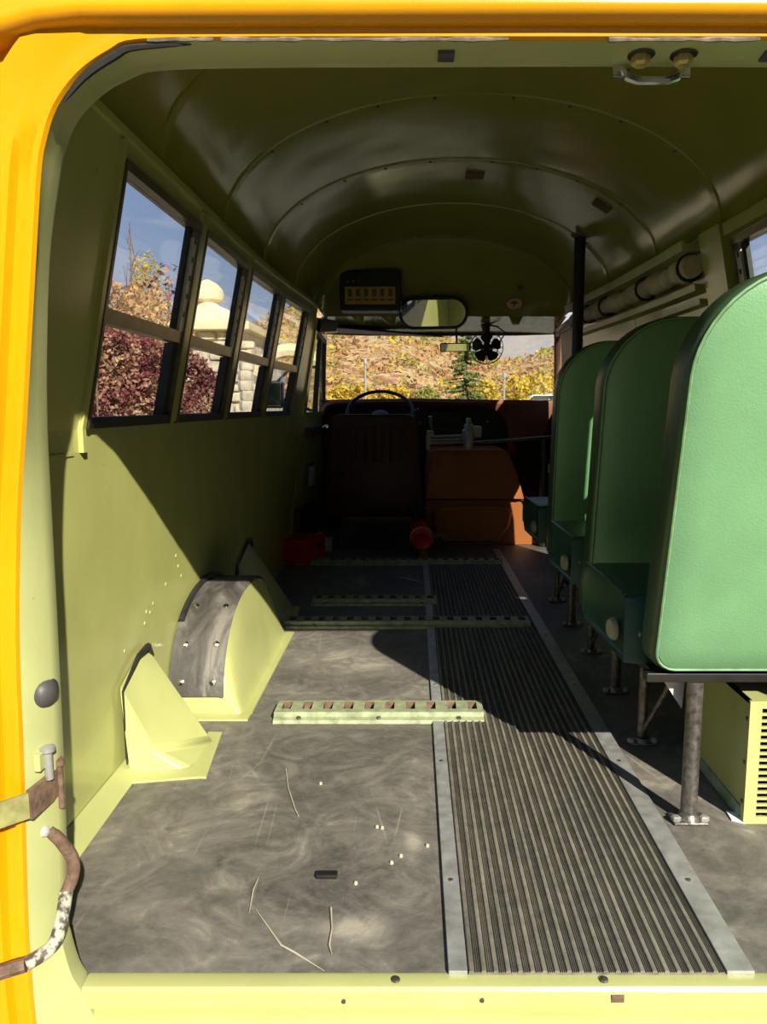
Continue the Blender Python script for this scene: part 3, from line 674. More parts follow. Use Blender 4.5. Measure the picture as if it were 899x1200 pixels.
# ------------------------------------------------------------------ door opener lever
r = thing('door_lever', (.33, 5.35, .72), 'grey steel manual door opener with handle and long rod before the dashboard', 'lever')
mb = MB(); mb.tube([(.125, 5.34, .80), (.122, 5.33, .86), (.118, 5.32, .93)], [.009, .011, .015], 8); mb.build('handle', 'steel', r)
for z in (.79, .765, .745):
    mb = MB(); mb.tube([(.095, 5.34, z), (.25, 5.33, z+.004), (.38, 5.35, z+.010)], .009, 8); mb.build('link_rod', 'alu', r)
mb = MB(); mb.lathe([(.03, -.09), (.034, -.08), (.034, -.02), (.045, -.018), (.045, .045), (.032, .055), (.032, .085), (.018, .09), (.018, .125), (.010, .13)], (.385, 5.35, .79), (0, 0, 1), 16); mb.build('pivot', 'alu', r)
mb = MB(); mb.box(.41, .475, 5.33, 5.37, .785, .865, .012); mb.build('clamp', 'alu', r)
mb = MB(); mb.tube([(.39, 5.36, .745), (.7, 5.40, .765), (1.02, 5.5, .785)], .012, 8); mb.build('long_rod', 'steel', r)
mb = MB(); mb.tube([(.105, 5.34, .70), (.105, 5.34, .80)], .018, 10); mb.lathe([(.028, .80), (.026, .83), (.01, .835)], (.118, 5.34, 0), (0, 0, 1), 12); mb.build('bracket', 'alu', r)
mb = MB(); mb.tube([(1.02, 5.5, .785), (1.05, 5.55, .76), (1.10, 5.6, .66)], .016, 8); mb.build('rod_end', 'black', r)
mb = MB(); mb.tube([(.385, 5.35, .712), (.385, 5.44, .712), (.385, 5.46, .712)], .012, 8); mb.build('support', 'black', r)
m = MB(); m.tube([(.93, 5.45, 0), (.93, 5.45, .5), (.93, 5.45, .77)], .03, 10); tag(m.build('door_post', 'black'), 'black upright post at the front steps right of the engine cover', 'post')
m = MB(); m.lathe([(.0, 0), (.03, .005), (.035, .03), (.02, .05), (0, .052)], (1.0, 5.6, .55), (0, -1, .1), 14); tag(m.build('round_fitting', 'cream'), 'small pale round fitting behind the far bus seat', 'fitting')  # plain pale disc standing for a mirror or knob, no lamp
# ------------------------------------------------------------------ fire extinguisher
r = thing('fire_extinguisher', (.062, 5.05, .03), 'red fire extinguisher lying in its floor bracket by the driver seat', 'fire extinguisher')
ax = Vector((-.06, 1, .10)).normalized(); o = Vector((.062, 4.97, .125))
mb = MB(); mb.lathe([(0, .012), (.03, .010), (.058, .0), (.070, .010), (.074, .03), (.074, .30), (.06, .34), (.028, .37), (.026, .39)], o, ax, 28); mb.build('cylinder', 'red', r, sharp=50)
mb = MB(); mb.lathe([(.076, .05), (.080, .052), (.080, .075), (.076, .077)], o, ax, 28); mb.build('band', 'brass', r)
mb = MB(); e = o+ax*.41; mb.lathe([(.026, 0), (.03, .02), (.02, .05)], o+ax*.38, ax, 12); mb.obox(e+Vector((0, .03, .03)), (.02, .1, .012), None, .003); mb.obox(e+Vector((0, .03, .055)), (.02, .12, .01), Matrix.Rotation(.2, 3, 'X'), .003); mb.build('valve', 'chrome', r)
mb = MB(); mb.tube([e+Vector((0, .02, .02)), e+Vector((-.05, -.03, .08)), e+Vector((-.03, -.18, .12)), Vector((.03, 5.1, .24)), Vector((.085, 5.05, .33))], [.010, .010, .010, .010, .014], 8); mb.build('hose', 'rubber', r)
mb = MB(); mb.box(.045, .085, 4.99, 5.26, .004, .058, .003); mb.box(.13, .22, 5.0, 5.03, .14, .165, .003); mb.build('bracket', 'rust', r)
# ------------------------------------------------------------------ switch panel, mirror, badge on the front bulkhead
def bulk(x, z):      # point of the bulkhead facing the seats
    i = min(range(len(T)), key=lambda i: abs(T[i][0]-x)); zt = T[i][2]; t = (z-zt)/(1.60-zt); return YB+.32*max(0, t)**1.25
r = thing('switch_panel', (-.28, 5.1, 1.74), 'black switch panel with six rocker switches on an amber strip', 'switch panel')
px = lambda u: (u-484)/901*4.93
pz = lambda v: 1+(476-v)/901*4.93*1.0+((476-v)/901)*.0
def pbox(mb, u0, u1, v0, v1, y0, y1, bev=0): mb.box(px(u0), px(u1), y0, y1, zpx(v1), zpx(v0), bev)
def zpx(v, y=5.03):
    b = (v-600)/901; s, c = math.sin(R(7.836)), math.cos(R(7.836)); return 1+y*(-s-b*c)/(c-b*s)
mb = MB(); pbox(mb, 399, 470.5, 316, 364, 5.03, 5.20, .012); mb.build('panel_body', 'black', r)
mb = MB(); pbox(mb, 405, 463.5, 336, 356.5, 5.022, 5.032, .003); ls = mb.build('label_strip', 'switch_yellow', r)
for i in range(6):
    u = 411+i*9.35
    mb = MB(); mb.obox((px(u), 5.016, zpx(343.7)), (px(u+2.2)-px(u-2.2), .016, zpx(339.5)-zpx(348)), Matrix.Rotation(.2, 3, 'X'), .003); mb.build('rocker_switch', 'black', r)
    mb = MB(); mb.box(px(u-3.4), px(u+3.4), 5.0205, 5.0225, zpx(352.2), zpx(350.6)); mb.build('switch_label', 'text', ls)
for u in (408, 415.5, 422.5):
    mb = MB(); mb.lathe([(.012, 0), (.012, .008), (.006, .014), (0, .015)], (px(u), 5.03, zpx(329.5)), (0, -1, 0), 12); mb.build('pilot_lamp', 'red_lens', r)
# interior mirror
r = thing('interior_mirror', (.13, 5.2, 1.59), 'wide oval driver mirror with black rim under the switch panel', 'mirror')
ang = Matrix.Rotation(R(-8.6), 3, 'Z') @ Matrix.Rotation(R(11), 3, 'X')
cm = Vector((.133, 5.15, 1.602))
st = arc(.125, 0, .09, -90, 90, 12)+arc(-.125, 0, .09, 90, 270, 12)
fn = lambda a, b, d: cm+ang @ Vector((a, d, b))
mb = MB(); mb.prism(st, fn, -.004, .0); mb.build('mirror_face', 'mirror', r)
mb = MB(); pts = [fn(a*1.02, b*1.04, 0) for a, b in st]; mb.tube(pts+[pts[0]], .011, 8, False); mb.prism([(a*1.02, b*1.04) for a, b in st], fn, .004, .018); mb.build('mirror_rim', 'black', r)
mb = MB(); mb.tube([fn(0, .05, .015), fn(0, .1, .06), (.133, 5.30, 1.63)], .012, 8); mb.build('arm', 'black', r)
# oval badge
r = thing('oval_badge', (.69, 5.2, 1.66), 'small white oval maker badge on the front bulkhead', 'badge')
yb = bulk(.68, 1.665)-.012; cb = (.672, yb, zpx(356.3, yb))
el = lambda k: [(cb[0]+.060*k*math.cos(t), cb[2]+.037*k*math.sin(t)) for t in [2*math.pi*i/28 for i in range(28)]]
tilt = lambda a, b, d: (a, d-(b-cb[2])*.6, b)
mb = MB(); mb.prism(el(1), tilt, yb-.004, yb+.012); mb.build('plate', 'siding_red', r)
mb = MB(); mb.prism(el(.86), tilt, yb-.006, yb-.003); mb.build('face', 'cream', r)
mb = MB(); w = .0045
mb.prism([(cb[0]-w, cb[2]-.018), (cb[0]+w, cb[2]-.018), (cb[0]+w, cb[2]+.0), (cb[0]+.028, cb[2]+.002), (cb[0]+.018, cb[2]+.012), (cb[0], cb[2]+.019), (cb[0]-.018, cb[2]+.012), (cb[0]-.028, cb[2]+.002), (cb[0]-w, cb[2]+.0)], tilt, yb-.008, yb-.005); mb.build('emblem', 'siding_red', r)
m = MB(); m.obox((.70, bulk(.7, 1.77)-.004, 1.768), (.04, .012, .03), None, .004); tag(m.build('wire_clip', 'steel'), 'dark clip on the bulkhead above the oval badge', 'clip')
# fan
r = thing('cab_fan', (.515, 5.55, 1.52), 'small black caged fan hanging at the top of the windshield', 'fan')
fc = Vector((.517, 5.50, 1.405)); fa = Vector((-.12, -1, .1)).normalized(); a = fa.cross(Vector((0, 0, 1))).normalized(); b = a.cross(fa)
mb = MB(); mb.lathe([(.03, -.005), (.03, .03), (.022, .04)], fc, fa, 14); mb.build('hub', 'black', r)
for i in range(5):
    t0 = 2*math.pi*i/5+.3; o = []
    for q, w_ in ((.025, .25), (.05, .5), (.08, .55), (.098, .4), (.105, .0)):
        o.append((q, w_))
    L = [fc+fa*(.012+.012)+(a*math.cos(t0+w_)+b*math.sin(t0+w_))*q+fa*.014*(w_) for q, w_ in o]; L2 = [fc+fa*.012+(a*math.cos(t0-w_)+b*math.sin(t0-w_))*q-fa*.014*w_ for q, w_ in o]
    mb = MB(); mb.loft([L, L2], False); mb.loft([[p-fa*.004 for p in L], [p-fa*.004 for p in L2]], False); mb.build('blade', 'black', r, fixn=False)
mb = MB()
for rr, h in ((.115, .03), (.08, .055), (.045, .062), (.115, 0), (.08, -.03)):
    mb.tube([fc+fa*h+(a*math.cos(t)+b*math.sin(t))*rr for t in [2*math.pi*i/28 for i in range(29)]], .0022, 5, False)
for i in range(16):
    t = 2*math.pi*i/16; d = a*math.cos(t)+b*math.sin(t)
    mb.tube([fc+fa*.064+d*.02, fc+fa*.055+d*.08, fc+fa*.03+d*.115, fc+d*.115, fc-fa*.03+d*.08, fc-fa*.04+d*.03], .0018, 4)
mb.build('cage', 'black', r)
mb = MB(); mb.lathe([(.02, 0), (.042, .03), (.042, .11), (.03, .13)], fc-fa*.02, -fa, 16); mb.build('motor', 'black', r)
mb = MB(); mb.tube([fc-fa*.06, fc-fa*.06+Vector((0, 0, .09)), (.512, 5.57, 1.575)], [.022, .022, .035], 10); mb.build('mount', 'black', r)
mb = MB(); mb.tube([fc-fa*.08, fc+Vector((.10, .08, .05)), fc+Vector((.14, .08, .11)), fc+Vector((.08, .08, .155)), (.54, 5.6, 1.572)], .006, 6); mb.build('cord', 'black', r)
# rear view mirror at the glass (tan back), sun visor
r = thing('windshield_mirror', (.31, 5.9, 1.42), 'tan rectangular rear view mirror left of the fan', 'mirror')
mb = MB(); mb.obox((.315, 5.8735, 1.4365), (.228, .022, .066), Matrix.Rotation(R(-9.9), 3, 'Z') @ Matrix.Rotation(R(9.1), 3, 'X'), .010); mb.build('housing', 'black', r)
rt = (Matrix.Rotation(R(-9.9), 3, 'Z') @ Matrix.Rotation(R(9.1), 3, 'X'))
mb = MB(); mb.obox((.315, 5.856, 1.4345), (.210, .004, .052), rt); mb.build('mirror_face', 'mirror', r)
mb = MB(); mb.tube([(.33, 5.885, 1.45), (.33, 5.93, 1.50), (.33, 5.97, 1.545)], .008, 6); mb.build('stem', 'steel', r)
mb = MB(); mb.hexa([(-.55, 5.55, 1.548), (.23, 5.75, 1.502), (.23, 5.9, 1.512), (-.55, 5.88, 1.54), (-.55, 5.55, 1.566), (.2, 5.75, 1.514), (.2, 5.9, 1.524), (-.55, 5.88, 1.558)])
tag(mb.build('sun_visor', 'brown'), 'dark folded sun visor above the driver windshield side', 'visor')
# ------------------------------------------------------------------ windshield and A pillars
r = sroot('window_6', (XC, 6.1, 1.0))
m = MB(); m.hexa([(-.69, 6.19, 1.02), (1.11, 6.19, 1.02), (1.13, 6.0, 1.56), (-.70, 6.0, 1.56), (-.69, 6.195, 1.02), (1.11, 6.195, 1.02), (1.13, 6.005, 1.56), (-.70, 6.005, 1.56)]); m.build('pane', 'glass', r)
for sd in (-1, 1):
    m = MB(); f = lambda x, y, z: (side(sd, x), y, z)
    m.tube([f(-.715, 6.12, .7), f(-.715, 6.12, 1.0), f(-.70, 6.06, 1.3), f(-.68, 5.98, 1.55)], .026, 10); struct(m.build('trim_%d' % (11 if sd < 0 else 12), 'brown'))
# ------------------------------------------------------------------ driver door
r = sroot('door_1', (-.72, 5.5, .05))
m = MB(); m.outer = 1; wbox(m, -1, 5.03, 6.08, .03, .945, .0, .05); m.outer = 1
m.build('door_panel', ['green', 'yellow'], r, fixn=False)
m = MB(); wbox(m, -1, 5.03, 5.12, .945, 1.56, -.01, .04); wbox(m, -1, 5.12, 6.05, 1.50, 1.56, -.01, .04); wbox(m, -1, 5.12, 6.05, .93, .96, -.012, .04); m.build('door_frame', 'green', r)
m = MB(); wbox(m, -1, 5.12, 5.16, .96, 1.50, -.006, .03); wbox(m, -1, 5.16, 6.0, 1.47, 1.50, -.006, .03); wbox(m, -1, 5.62, 5.66, .96, 1.48, -.004, .03); m.build('window_channel', 'rubber', r)
m = MB(); wbox(m, -1, 5.16, 6.02, .96, 1.48, .012, .017); m.build('pane', 'glass', r)
m = MB(); wbox(m, -1, 5.2, 5.7, .80, .86, -.045, .0); m.build('armrest', 'brown', r)
m = MB(); p = Vector(wp(-1, 5.62, .845, -.05)); m.tube([p, p+Vector((.04, 0, .02)), p+Vector((.045, -.1, .01))], .010, 6); m.build('door_handle', 'chrome', r)
m = MB(); wbox(m, -1, 5.32, 5.55, .42, .60, -.02, .0); sp = m.build('vent_grille', 'grey_box', r)
for i in range(7):
    m = MB(); wbox(m, -1, 5.345+i*.027, 5.357+i*.027, .44, .58, -.026, -.02); m.build('vent_slat', 'alu', sp)
m = MB(); wbox(m, -1, 5.1, 5.6, .10, .32, -.03, 0); m.build('map_pocket', 'brown', r)
m = MB(); m.hexa([(-.60, 5.05, 1.47), (-.52, 5.3, 1.50), (-.50, 5.34, 1.56), (-.59, 5.08, 1.55), (-.63, 5.08, 1.49), (-.55, 5.33, 1.52), (-.53, 5.37, 1.58), (-.62, 5.11, 1.57)])
tag(m.build('corner_bracket', 'black'), 'dark corner bracket at the top of the driver door pillar', 'bracket')
m = MB(); wbox(m, -1, 6.07, 6.34, 0, 1.0, -.01, .05); struct(m.build('trim_16', 'panel_dark'))
m = MB(); wbox(m, 1, 6.14, 6.34, 0, 1.0, -.01, .05); struct(m.build('trim_17', 'panel_dark'))
# passenger door, orange inside
r = sroot('door_3', (1.14, 5.6, .05))
m = MB(); m.outer = 1; wbox(m, 1, 5.2, 6.15, .03, .98, .0, .05); m.build('door_panel', ['tan', 'yellow'], r, fixn=False)
m = MB(); wbox(m, 1, 5.03, 5.2, .0, 1.58, 0, .04); wbox(m, 1, 5.2, 5.75, .98, 1.52, 0, .04); wbox(m, 1, 5.2, 6.05, 1.52, 1.58, -.005, .04); m.build('door_frame', 'dash', r)
m = MB(); wbox(m, 1, 5.75, 6.05, .98, 1.52, .012, .017); m.build('pane', 'glass', r)

# ------------------------------------------------------------------ rear door frame
INN = [(-.53, -.30), (-.545, -.10), (-.572, -.012), (-.590, .028), (-.602, .085), (-.603, .11), (-.596, .31), (-.590, .616), (-.587, .83), (-.585, .968), (-.577, 1.101), (-.564, 1.231), (-.544, 1.332), (-.532, 1.381), (-.509, 1.43), (-.469, 1.467), (-.429, 1.488), (-.383, 1.500), (-.236, 1.504), (.0, 1.505), (.21, 1.506)]
OUT = [(-.60, -.30), (-.605, -.10), (-.610, .0), (-.611, .03), (-.612, .07), (-.611, .19), (-.600, .45), (-.593, .651), (-.577, .846), (-.561, .971), (-.545, 1.10), (-.530, 1.22), (-.517, 1.32), (-.508, 1.36), (-.490, 1.405), (-.455, 1.447), (-.410, 1.476), (-.369, 1.489), (-.213, 1.492), (.0, 1.492), (.21, 1.492)]
OUT = [(x*1.036, 1+(z-1)*1.036) for x, z in OUT]
XD = .262
def mir(L): return [(x, z) for x, z in L[:-1]]+[(XD, L[-1][1])]+[(2*XD-x, z) for x, z in reversed(L[:-1])]
def smooth(L, k=4):
    out = []
    for i in range(len(L)-1):
        p = [L[max(0, min(len(L)-1, i+j))] for j in (-1, 0, 1, 2)]
        for q in range(k):
            t = q/k; out.append(tuple(.5*((2*p[1][c])+(-p[0][c]+p[2][c])*t+(2*p[0][c]-5*p[1][c]+4*p[2][c]-p[3][c])*t*t+(-p[0][c]+3*p[1][c]-3*p[2][c]+p[3][c])*t**3) for c in (0, 1)))
    return out+[L[-1]]
I2, O2 = mir(smooth(INN)), mir(smooth(OUT))
YO = 1.16
O2 = [(XD+(x-XD) if 0 else x, z) for x, z in O2]
def offs(L, d):
    out = []
    for i, (x, z) in enumerate(L):
        a = L[max(0, i-1)]; b = L[min(len(L)-1, i+1)]; dx, dz = b[0]-a[0], b[1]-a[1]; l = math.hypot(dx, dz)
        out.append((x-dz/l*d, z+dx/l*d, abs(dz/l)))
    return out
def outl(d, y, fold=0):
    return [(x, y+fold*min(1, max(0, (1.40-z)/.06))*w, z) for x, z, w in offs(O2, d)]
mb = MB(); mb.cur = 0
big = []
for x, z in I2:
    t = max(1.0, .0); big.append((XC+(x-XC)*1.0, 0, 0))
def bigp(y):
    out = []
    for i, (x, z) in enumerate(I2):
        out.append((max(-1.0, min(1.46, XD+(x-XD)*1.62)), y, z if z < .5 else z+(z-.5)*.62))
    return out
i3 = [(x, YR, z) for x, z in I2]; mid = [(a*.5+c*.5, 1.198, b*.5+d*.5) for (a, b), (c, d) in zip(I2, O2)]
mb.loft([bigp(YR+.012), [(x, YR+.012, z) for x, z, _ in offs(I2, .004)], i3, [(x, YR-.03, z) for x, z, _ in offs(I2, -.001)], [(x, YO+.003, z) for x, z in O2]], False)
struct(mb.build('wall_rear', 'jamb', origin=(XC, 1.2, 0), fixn=False, sharp=40))
mb = MB(); mb.loft([[(x, YO+.004, z) for x, z in O2], outl(.003, YO-.004), outl(.012, YO-.005), outl(.014, YO-.005, .012), outl(.034, YO-.005, .012), outl(.040, YO-.007), outl(.085, YO-.012), outl(.09, YO+.01), bigp(YO+.01)], False)
struct(mb.build('trim_13', 'yellow', origin=(XC, 1.12, 0), fixn=False, sharp=30))
# drip rail over the door
mb = MB(); pr = [(1.12, 1.505), (1.10, 1.508), (1.091, 1.513), (1.087, 1.522), (1.091, 1.535), (1.10, 1.542), (1.115, 1.60), (1.14, 1.60), (1.14, 1.505)]
def dr(x, dz): return [(x*1.036, y+.04, 1+(z-1)*1.036+dz) for y, z in pr]
mb.loft([dr(-.75, -.075), dr(-.62, -.045), dr(-.55, -.020), dr(-.50, -.006), dr(-.44, 0), dr(.2, .002), dr(.95, 0), dr(1.2, -.05)], True, True)
struct(mb.build('trim_14', 'yellow', sharp=50))
# pillar cap at the hinge side
# threshold
mb = MB(); pr = [(1.25, -.002), (1.236, .003), (1.212, .000), (1.207, -.006), (1.204, -.036), (1.214, -.042), (1.216, -.048), (1.198, -.052), (1.190, -.058), (1.182, -.36), (1.25, -.36)]
mb.loft([[(x, y, z) for y, z in pr] for x in (-.575, .2, 1.10)], True, True)
struct(mb.build('trim_15', 'cover', sharp=30))
for x, y, z, sz, ax in ((-.03, 1.224, .003, .008, (0, 0, 1)), (.335, 1.224, .003, .008, (0, 0, 1)), (.12, 1.2055, -.020, .004, (0, -1, 0)), (-.12, 1.2055, -.022, .004, (0, -1, 0))):
    m = MB(); m.lathe([(sz, 0), (sz*.9, .003), (0, .004)], (x, y, z), ax, 10); tag(m.build('sill_screw', 'steel'), 'small worn screw in the pale rear threshold', 'screw', 'screws in the rear threshold')
# striker on the sill
r = thing('latch_striker', (.375, 1.19, -.10), 'pale green door striker plate with two bolts on the rear sill', 'striker')
m = MB(); m.box(.335, .41, 1.170, 1.19, -.12, -.064, .006); m.build('plate', 'cover', r)
for x in (.347, .398):
    m = MB(); m.lathe([(.013, 0), (.013, .008), (.009, .012), (0, .0125)], (x, 1.170, -.078), (0, -1, .3), 6); m.build('bolt', 'rust', r)
m = MB(); m.tube([(.360, 1.172, -.085), (.363, 1.152, -.070), (.382, 1.152, -.070), (.385, 1.172, -.085)], .006, 8); m.build('loop', 'cover', r)
m = MB(); m.obox((.355, 1.2045, -.017), (.022, .002, .014), None, .0005); tag(m.build('paint_chip', 'rust'), 'brown bare metal chip on the rear threshold lip', 'paint chip')
# header fittings
r = thing('grab_handle', (.355, 1.236, 1.49), 'silver grab handle bracket under the rear door header', 'handle')
m = MB(); m.tube([(.315, 1.232, 1.499), (.32, 1.226, 1.487), (.335, 1.224, 1.481), (.38, 1.224, 1.481), (.395, 1.226, 1.487), (.40, 1.232, 1.499)], .006, 8); m.build('grip', 'chrome', r)
for x in (.312, .403):
    m = MB(); m.box(x-.013, x+.013, 1.229, 1.238, 1.488, 1.507, .002); m.build('foot', 'chrome', r)
for x, lb in ((.332, 'left brass bolt in a dark slot on the rear header'), (.394, 'right brass bolt in a dark slot on the rear header')):
    r = thing('header_bolt', (x, 1.2, 1.507), lb, 'bolt')
    z = 1.5062; 
    m = MB(); m.lathe([(.021, .0), (.019, -.0015), (0, -.0016)], (x, 1.2, z), (0, .0, 1), 14); sc = m.build('slot', 'black', r)
    m = MB(); m.lathe([(.0135, 0), (.0135, -.010), (.010, -.014), (0, -.0145)], (x, 1.2, z-.001), (0, .0, 1), 6); m.build('bolt_head', 'brass', r)
for x, lb in ((.047, 'dark square rubber pad on the rear header, left'), (.508, 'dark rubber pad on the rear header near the right picture edge')):
    m = MB(); m.obox((x*1.022, 1.197, 1.505), (.024, .026, .008), Matrix.Rotation(-.05, 3, 'X'), .001); tag(m.build('rubber_pad', 'bumper'), lb, 'pad')
# sealant strip along the header edge
for a, b in ((-.36, -.27), (-.26, .13), (.265, .47)):
    m = MB(); k = int((b-a)/.012); m.tube([((a+(b-a)*i/k)*1.036, YO-.0005+.0008*random.random(), 1.510+.0012*random.random()) for i in range(k+1)], [.002+.0022*random.random() for i in range(k+1)], 6)
    tag(m.build('sealant_strip', 'sealant'), 'cracked grey sealant strip along the rear header edge, ' + {-.36: 'at the corner', -.26: 'the long left run', .265: 'the right run'}[a], 'sealant')
m = MB(); pts = [Vector((x, YO+.0035, z)) for x, z, _ in offs(O2, -.004)][57:71]; m.tube(pts, [.001+.005*abs(math.sin(math.pi*i/(len(pts)-1)))**.5 for i in range(len(pts))], 6); tag(m.build('sealant_strip', 'rubber'), 'dark worn sealant smear on the rounded upper left door corner', 'sealant')
# jamb fittings on the left
def jx(y, z):        # jamb surface between inner and outer outlines
    xi = interp(z, sorted((b, a) for a, b in INN[2:17])); xo = interp(z, sorted((b, a) for a, b in OUT[2:17])); t = (YR-y)/(YR-YO-.003); return xi+(xo-xi)*t
def jp(u, v):        # the point of the left jamb seen at that pixel
    p = 7.836; s, c = math.sin(R(p)), math.cos(R(p)); a = (u-484)/901; b = (v-600)/901; y = 1.2
    for _ in range(20):
        t = y/(c-b*s); z = 1+t*(-s-b*c); x = a*t
        y -= .5*(x-jx(y, z))*0+0
        # move along the ray until the ray meets the jamb
        f0 = x-jx(y, z); y2 = y+.001; t2 = y2/(c-b*s); f1 = a*t2-jx(y2, 1+t2*(-s-b*c)); d = (f1-f0)/.001
        if abs(d) < 1e-6: break
        y = min(YR, max(YO+.004, y-f0/d))
    t = y/(c-b*s); return Vector((jx(y, 1+t*(-s-b*c)), y, 1+t*(-s-b*c)))
jn = Vector((1, -.15, 0)).normalized()
p = jp(52, 811); r = thing('rubber_bumper', p, 'dark round rubber door bumper on the left jamb', 'bumper')
m = MB(); m.lathe([(.026, -.002), (.026, .004), (.022, .012), (.012, .018), (0, .020)], p, jn, 20); m.build('button', 'bumper', r)
p = jp(46, 888); r = thing('hinge_pin', p, 'pale hinge bracket and pin above the check strap on the left jamb', 'hinge')
m = MB(); m.obox(p+jn*.006, (.012, .042, .03), None, .003); m.build('bracket', 'jamb', r)
m = MB(); m.lathe([(.007, -.035), (.007, .012), (.012, .013), (.012, .02), (.006, .022)], p+jn*.016, (0, 0, 1), 12); m.build('pin', 'alu', r)
p = jp(52, 922); r = thing('check_strap', p, 'flat brown and olive door check strap bolted to the left jamb', 'strap')
q = p+jn*.012
def flat(mb, pts, hgt, th):
    rings = []
    for i, c in enumerate(pts):
        d = (Vector(pts[min(i+1, len(pts)-1)])-Vector(pts[max(i-1, 0)])).normalized(); nn = Vector((0, 0, 1)).cross(d).normalized(); c = Vector(c)
        rings.append([c+nn*th+Vector((0, 0, hgt)), c-nn*th+Vector((0, 0, hgt)), c-nn*th-Vector((0, 0, hgt)), c+nn*th-Vector((0, 0, hgt))])
    mb.loft(rings, True, True)
m = MB(); flat(m, [q+Vector((.004, .03, .008)), q, q+Vector((-.012, -.05, -.004))], .024, .004); m.build('strap_end', 'rust', r)
m = MB(); flat(m, [q+Vector((-.012, -.05, -.004)), q+Vector((-.07, -.09, -.010)), q+Vector((-.22, -.13, -.03))], .021, .003); m.build('strap_band', 'olive', r)
m = MB(); m.lathe([(.006, -.045), (.006, .03), (.010, .03), (.010, .04), (0, .041)], q+Vector((.006, .02, 0)), (0, 0, 1), 10); m.build('pin', 'rust', r)
r = thing('stay_arm', jp(52, 975), 'bent rusty door stay rod with flaking pale paint on the left jamb', 'stay arm')
J = [jp(53, 972), jp(62, 985), jp(70, 1005), jp(70, 1025), jp(62, 1045)]
J = [q+jn*(.004+.010*min(i, 2)) for i, q in enumerate(J)]
def spline(L, k=6):
    L = [Vector(q) for q in L]; out = []
    for i in range(len(L)-1):
        a, b, c, d = (L[max(0, min(len(L)-1, i+j))] for j in (-1, 0, 1, 2))
        for q in range(k):
            t = q/k; out.append(.5*((2*b)+(c-a)*t+(2*a-5*b+4*c-d)*t*t+(3*b-a-3*c+d)*t**3))
    return out+[L[-1]]
m = MB(); m.tube(spline(J), .0105, 12); m.build('rod_upper', 'rust', r)
e = J[-1]; L = [e, e+Vector((.004, -.03, -.03)), e+Vector((.0, -.058, -.055)), e+Vector((-.03, -.085, -.066))]
def flake():
    n = N('flaking pale paint'); f = n.noise(70, 3, .6); c = n.ramp(f, [(.44, (.07, .055, .045)), (.58, (.44, .43, .31))]); return n.bsdf(Base_Color=c, Roughness=.6)
M['flake'] = flake()
m = MB(); m.tube(spline([L[0]]+L[1:]), .0112, 12); m.build('rod_middle', 'flake', r)
e = L[-1]; m = MB(); m.tube([e, e+Vector((-.04, -.012, -.006)), e+Vector((-.2, -.04, -.012))], .012, 10); m.build('rod_lower', 'rust', r)
m = MB(); m.lathe([(.009, 0), (.008, .006), (0, .008)], J[0]+Vector((0, -.012, .004)), jn, 12); m.build('rivet', 'white_metal', r)

# ------------------------------------------------------------------ outdoors
GZ = -.72
mb = MB(); mb.add([(-200, -60, GZ), (200, -60, GZ), (200, 60, GZ), (-200, 60, GZ)], [(0, 1, 2, 3)])
struct(mb.build('ground', 'gravel', origin=(0, 0, GZ)))
def hsh(a, b): return math.sin(a*1.7+b*.9)*.5+math.sin(a*.63-b*1.31+1.2)*.5
def terrain(name, mat, y0, y1, nx, ny, xs, fn):
    mb = MB(); rows = []
    for j in range(ny+1):
        y = y0+(y1-y0)*j/ny; rows.append([(x*y, y, fn(x, y)) for x in [xs[0]+(xs[1]-xs[0])*i/nx for i in range(nx+1)]])
    mb.loft(rows, False); return struct(mb.build(name, mat, origin=(0, y0, GZ), fixn=False, sharp=80))
def sm(t): t = max(0, min(1, t)); return t*t*(3-2*t)
def hill(s, y):                   # s = x/y: the slope rises to the left and falls away to the right of the road ahead
    top = interp(s, [(-.5, .075), (-.22, .085), (-.16, .115), (-.09, .135), (-.03, .125), (.03, .095), (.07, .062), (.12, .06), (.2, .062), (.5, .06)])
    t = sm((y-42)/75)
    return GZ+t*(top*118+1.2)+t*1.1*hsh(s*30, y*.12)
terrain('hillside', 'hill', 40, 128, 90, 30, (-.62, .62), hill)
def mount(s, y):
    top = interp(s, [(-.6, .05), (-.2, .07), (0, .10), (.08, .125), (.16, .155), (.22, .15), (.4, .11), (.6, .09)])
    t = sm((y-260)/240); return GZ+t*top*500+t*7*hsh(s*40, y*.02)+t*3.5*hsh(s*97, y*.05)
terrain('mountain', 'far', 250, 520, 90, 22, (-.7, .7), mount)
def foliage(mb, c, rad, n, sz, seed, shape=None):
    rnd = random.Random(seed)
    for _ in range(n):
        while True:
            d = Vector((rnd.uniform(-1, 1), rnd.uniform(-1, 1), rnd.uniform(-1, 1)))
            if .15 < d.length < 1: break
        d = d.normalized()*d.length**.45
        lump = 1+.22*math.sin(d.x*5+seed)*math.cos(d.y*4+d.z*6+seed)
        p = Vector((c[0]+d.x*rad[0]*lump, c[1]+d.y*rad[1]*lump, c[2]+d.z*rad[2]*lump))
        u = Vector((rnd.gauss(0, 1), rnd.gauss(0, 1), rnd.gauss(0, 1))).normalized(); w = u.orthogonal().normalized(); w = (Matrix.Rotation(rnd.uniform(0, 6.28), 3, u) @ w); x = u.cross(w)
        s = sz*rnd.uniform(.6, 1.3)
        mb.add([p+w*s, p+x*s*.55, p-w*s, p-x*s*.55], [(0, 1, 2, 3)])
def at(u, v, y):
    p = 7.836; s, c = math.sin(R(p)), math.cos(R(p)); a = (u-484)/901; b = (v-600)/901; t = y/(c-b*s)
    return (a*t, y, 1+t*(-s-b*c))
def zground(x, y): return hill(x/y, y) if y >= 41 else GZ
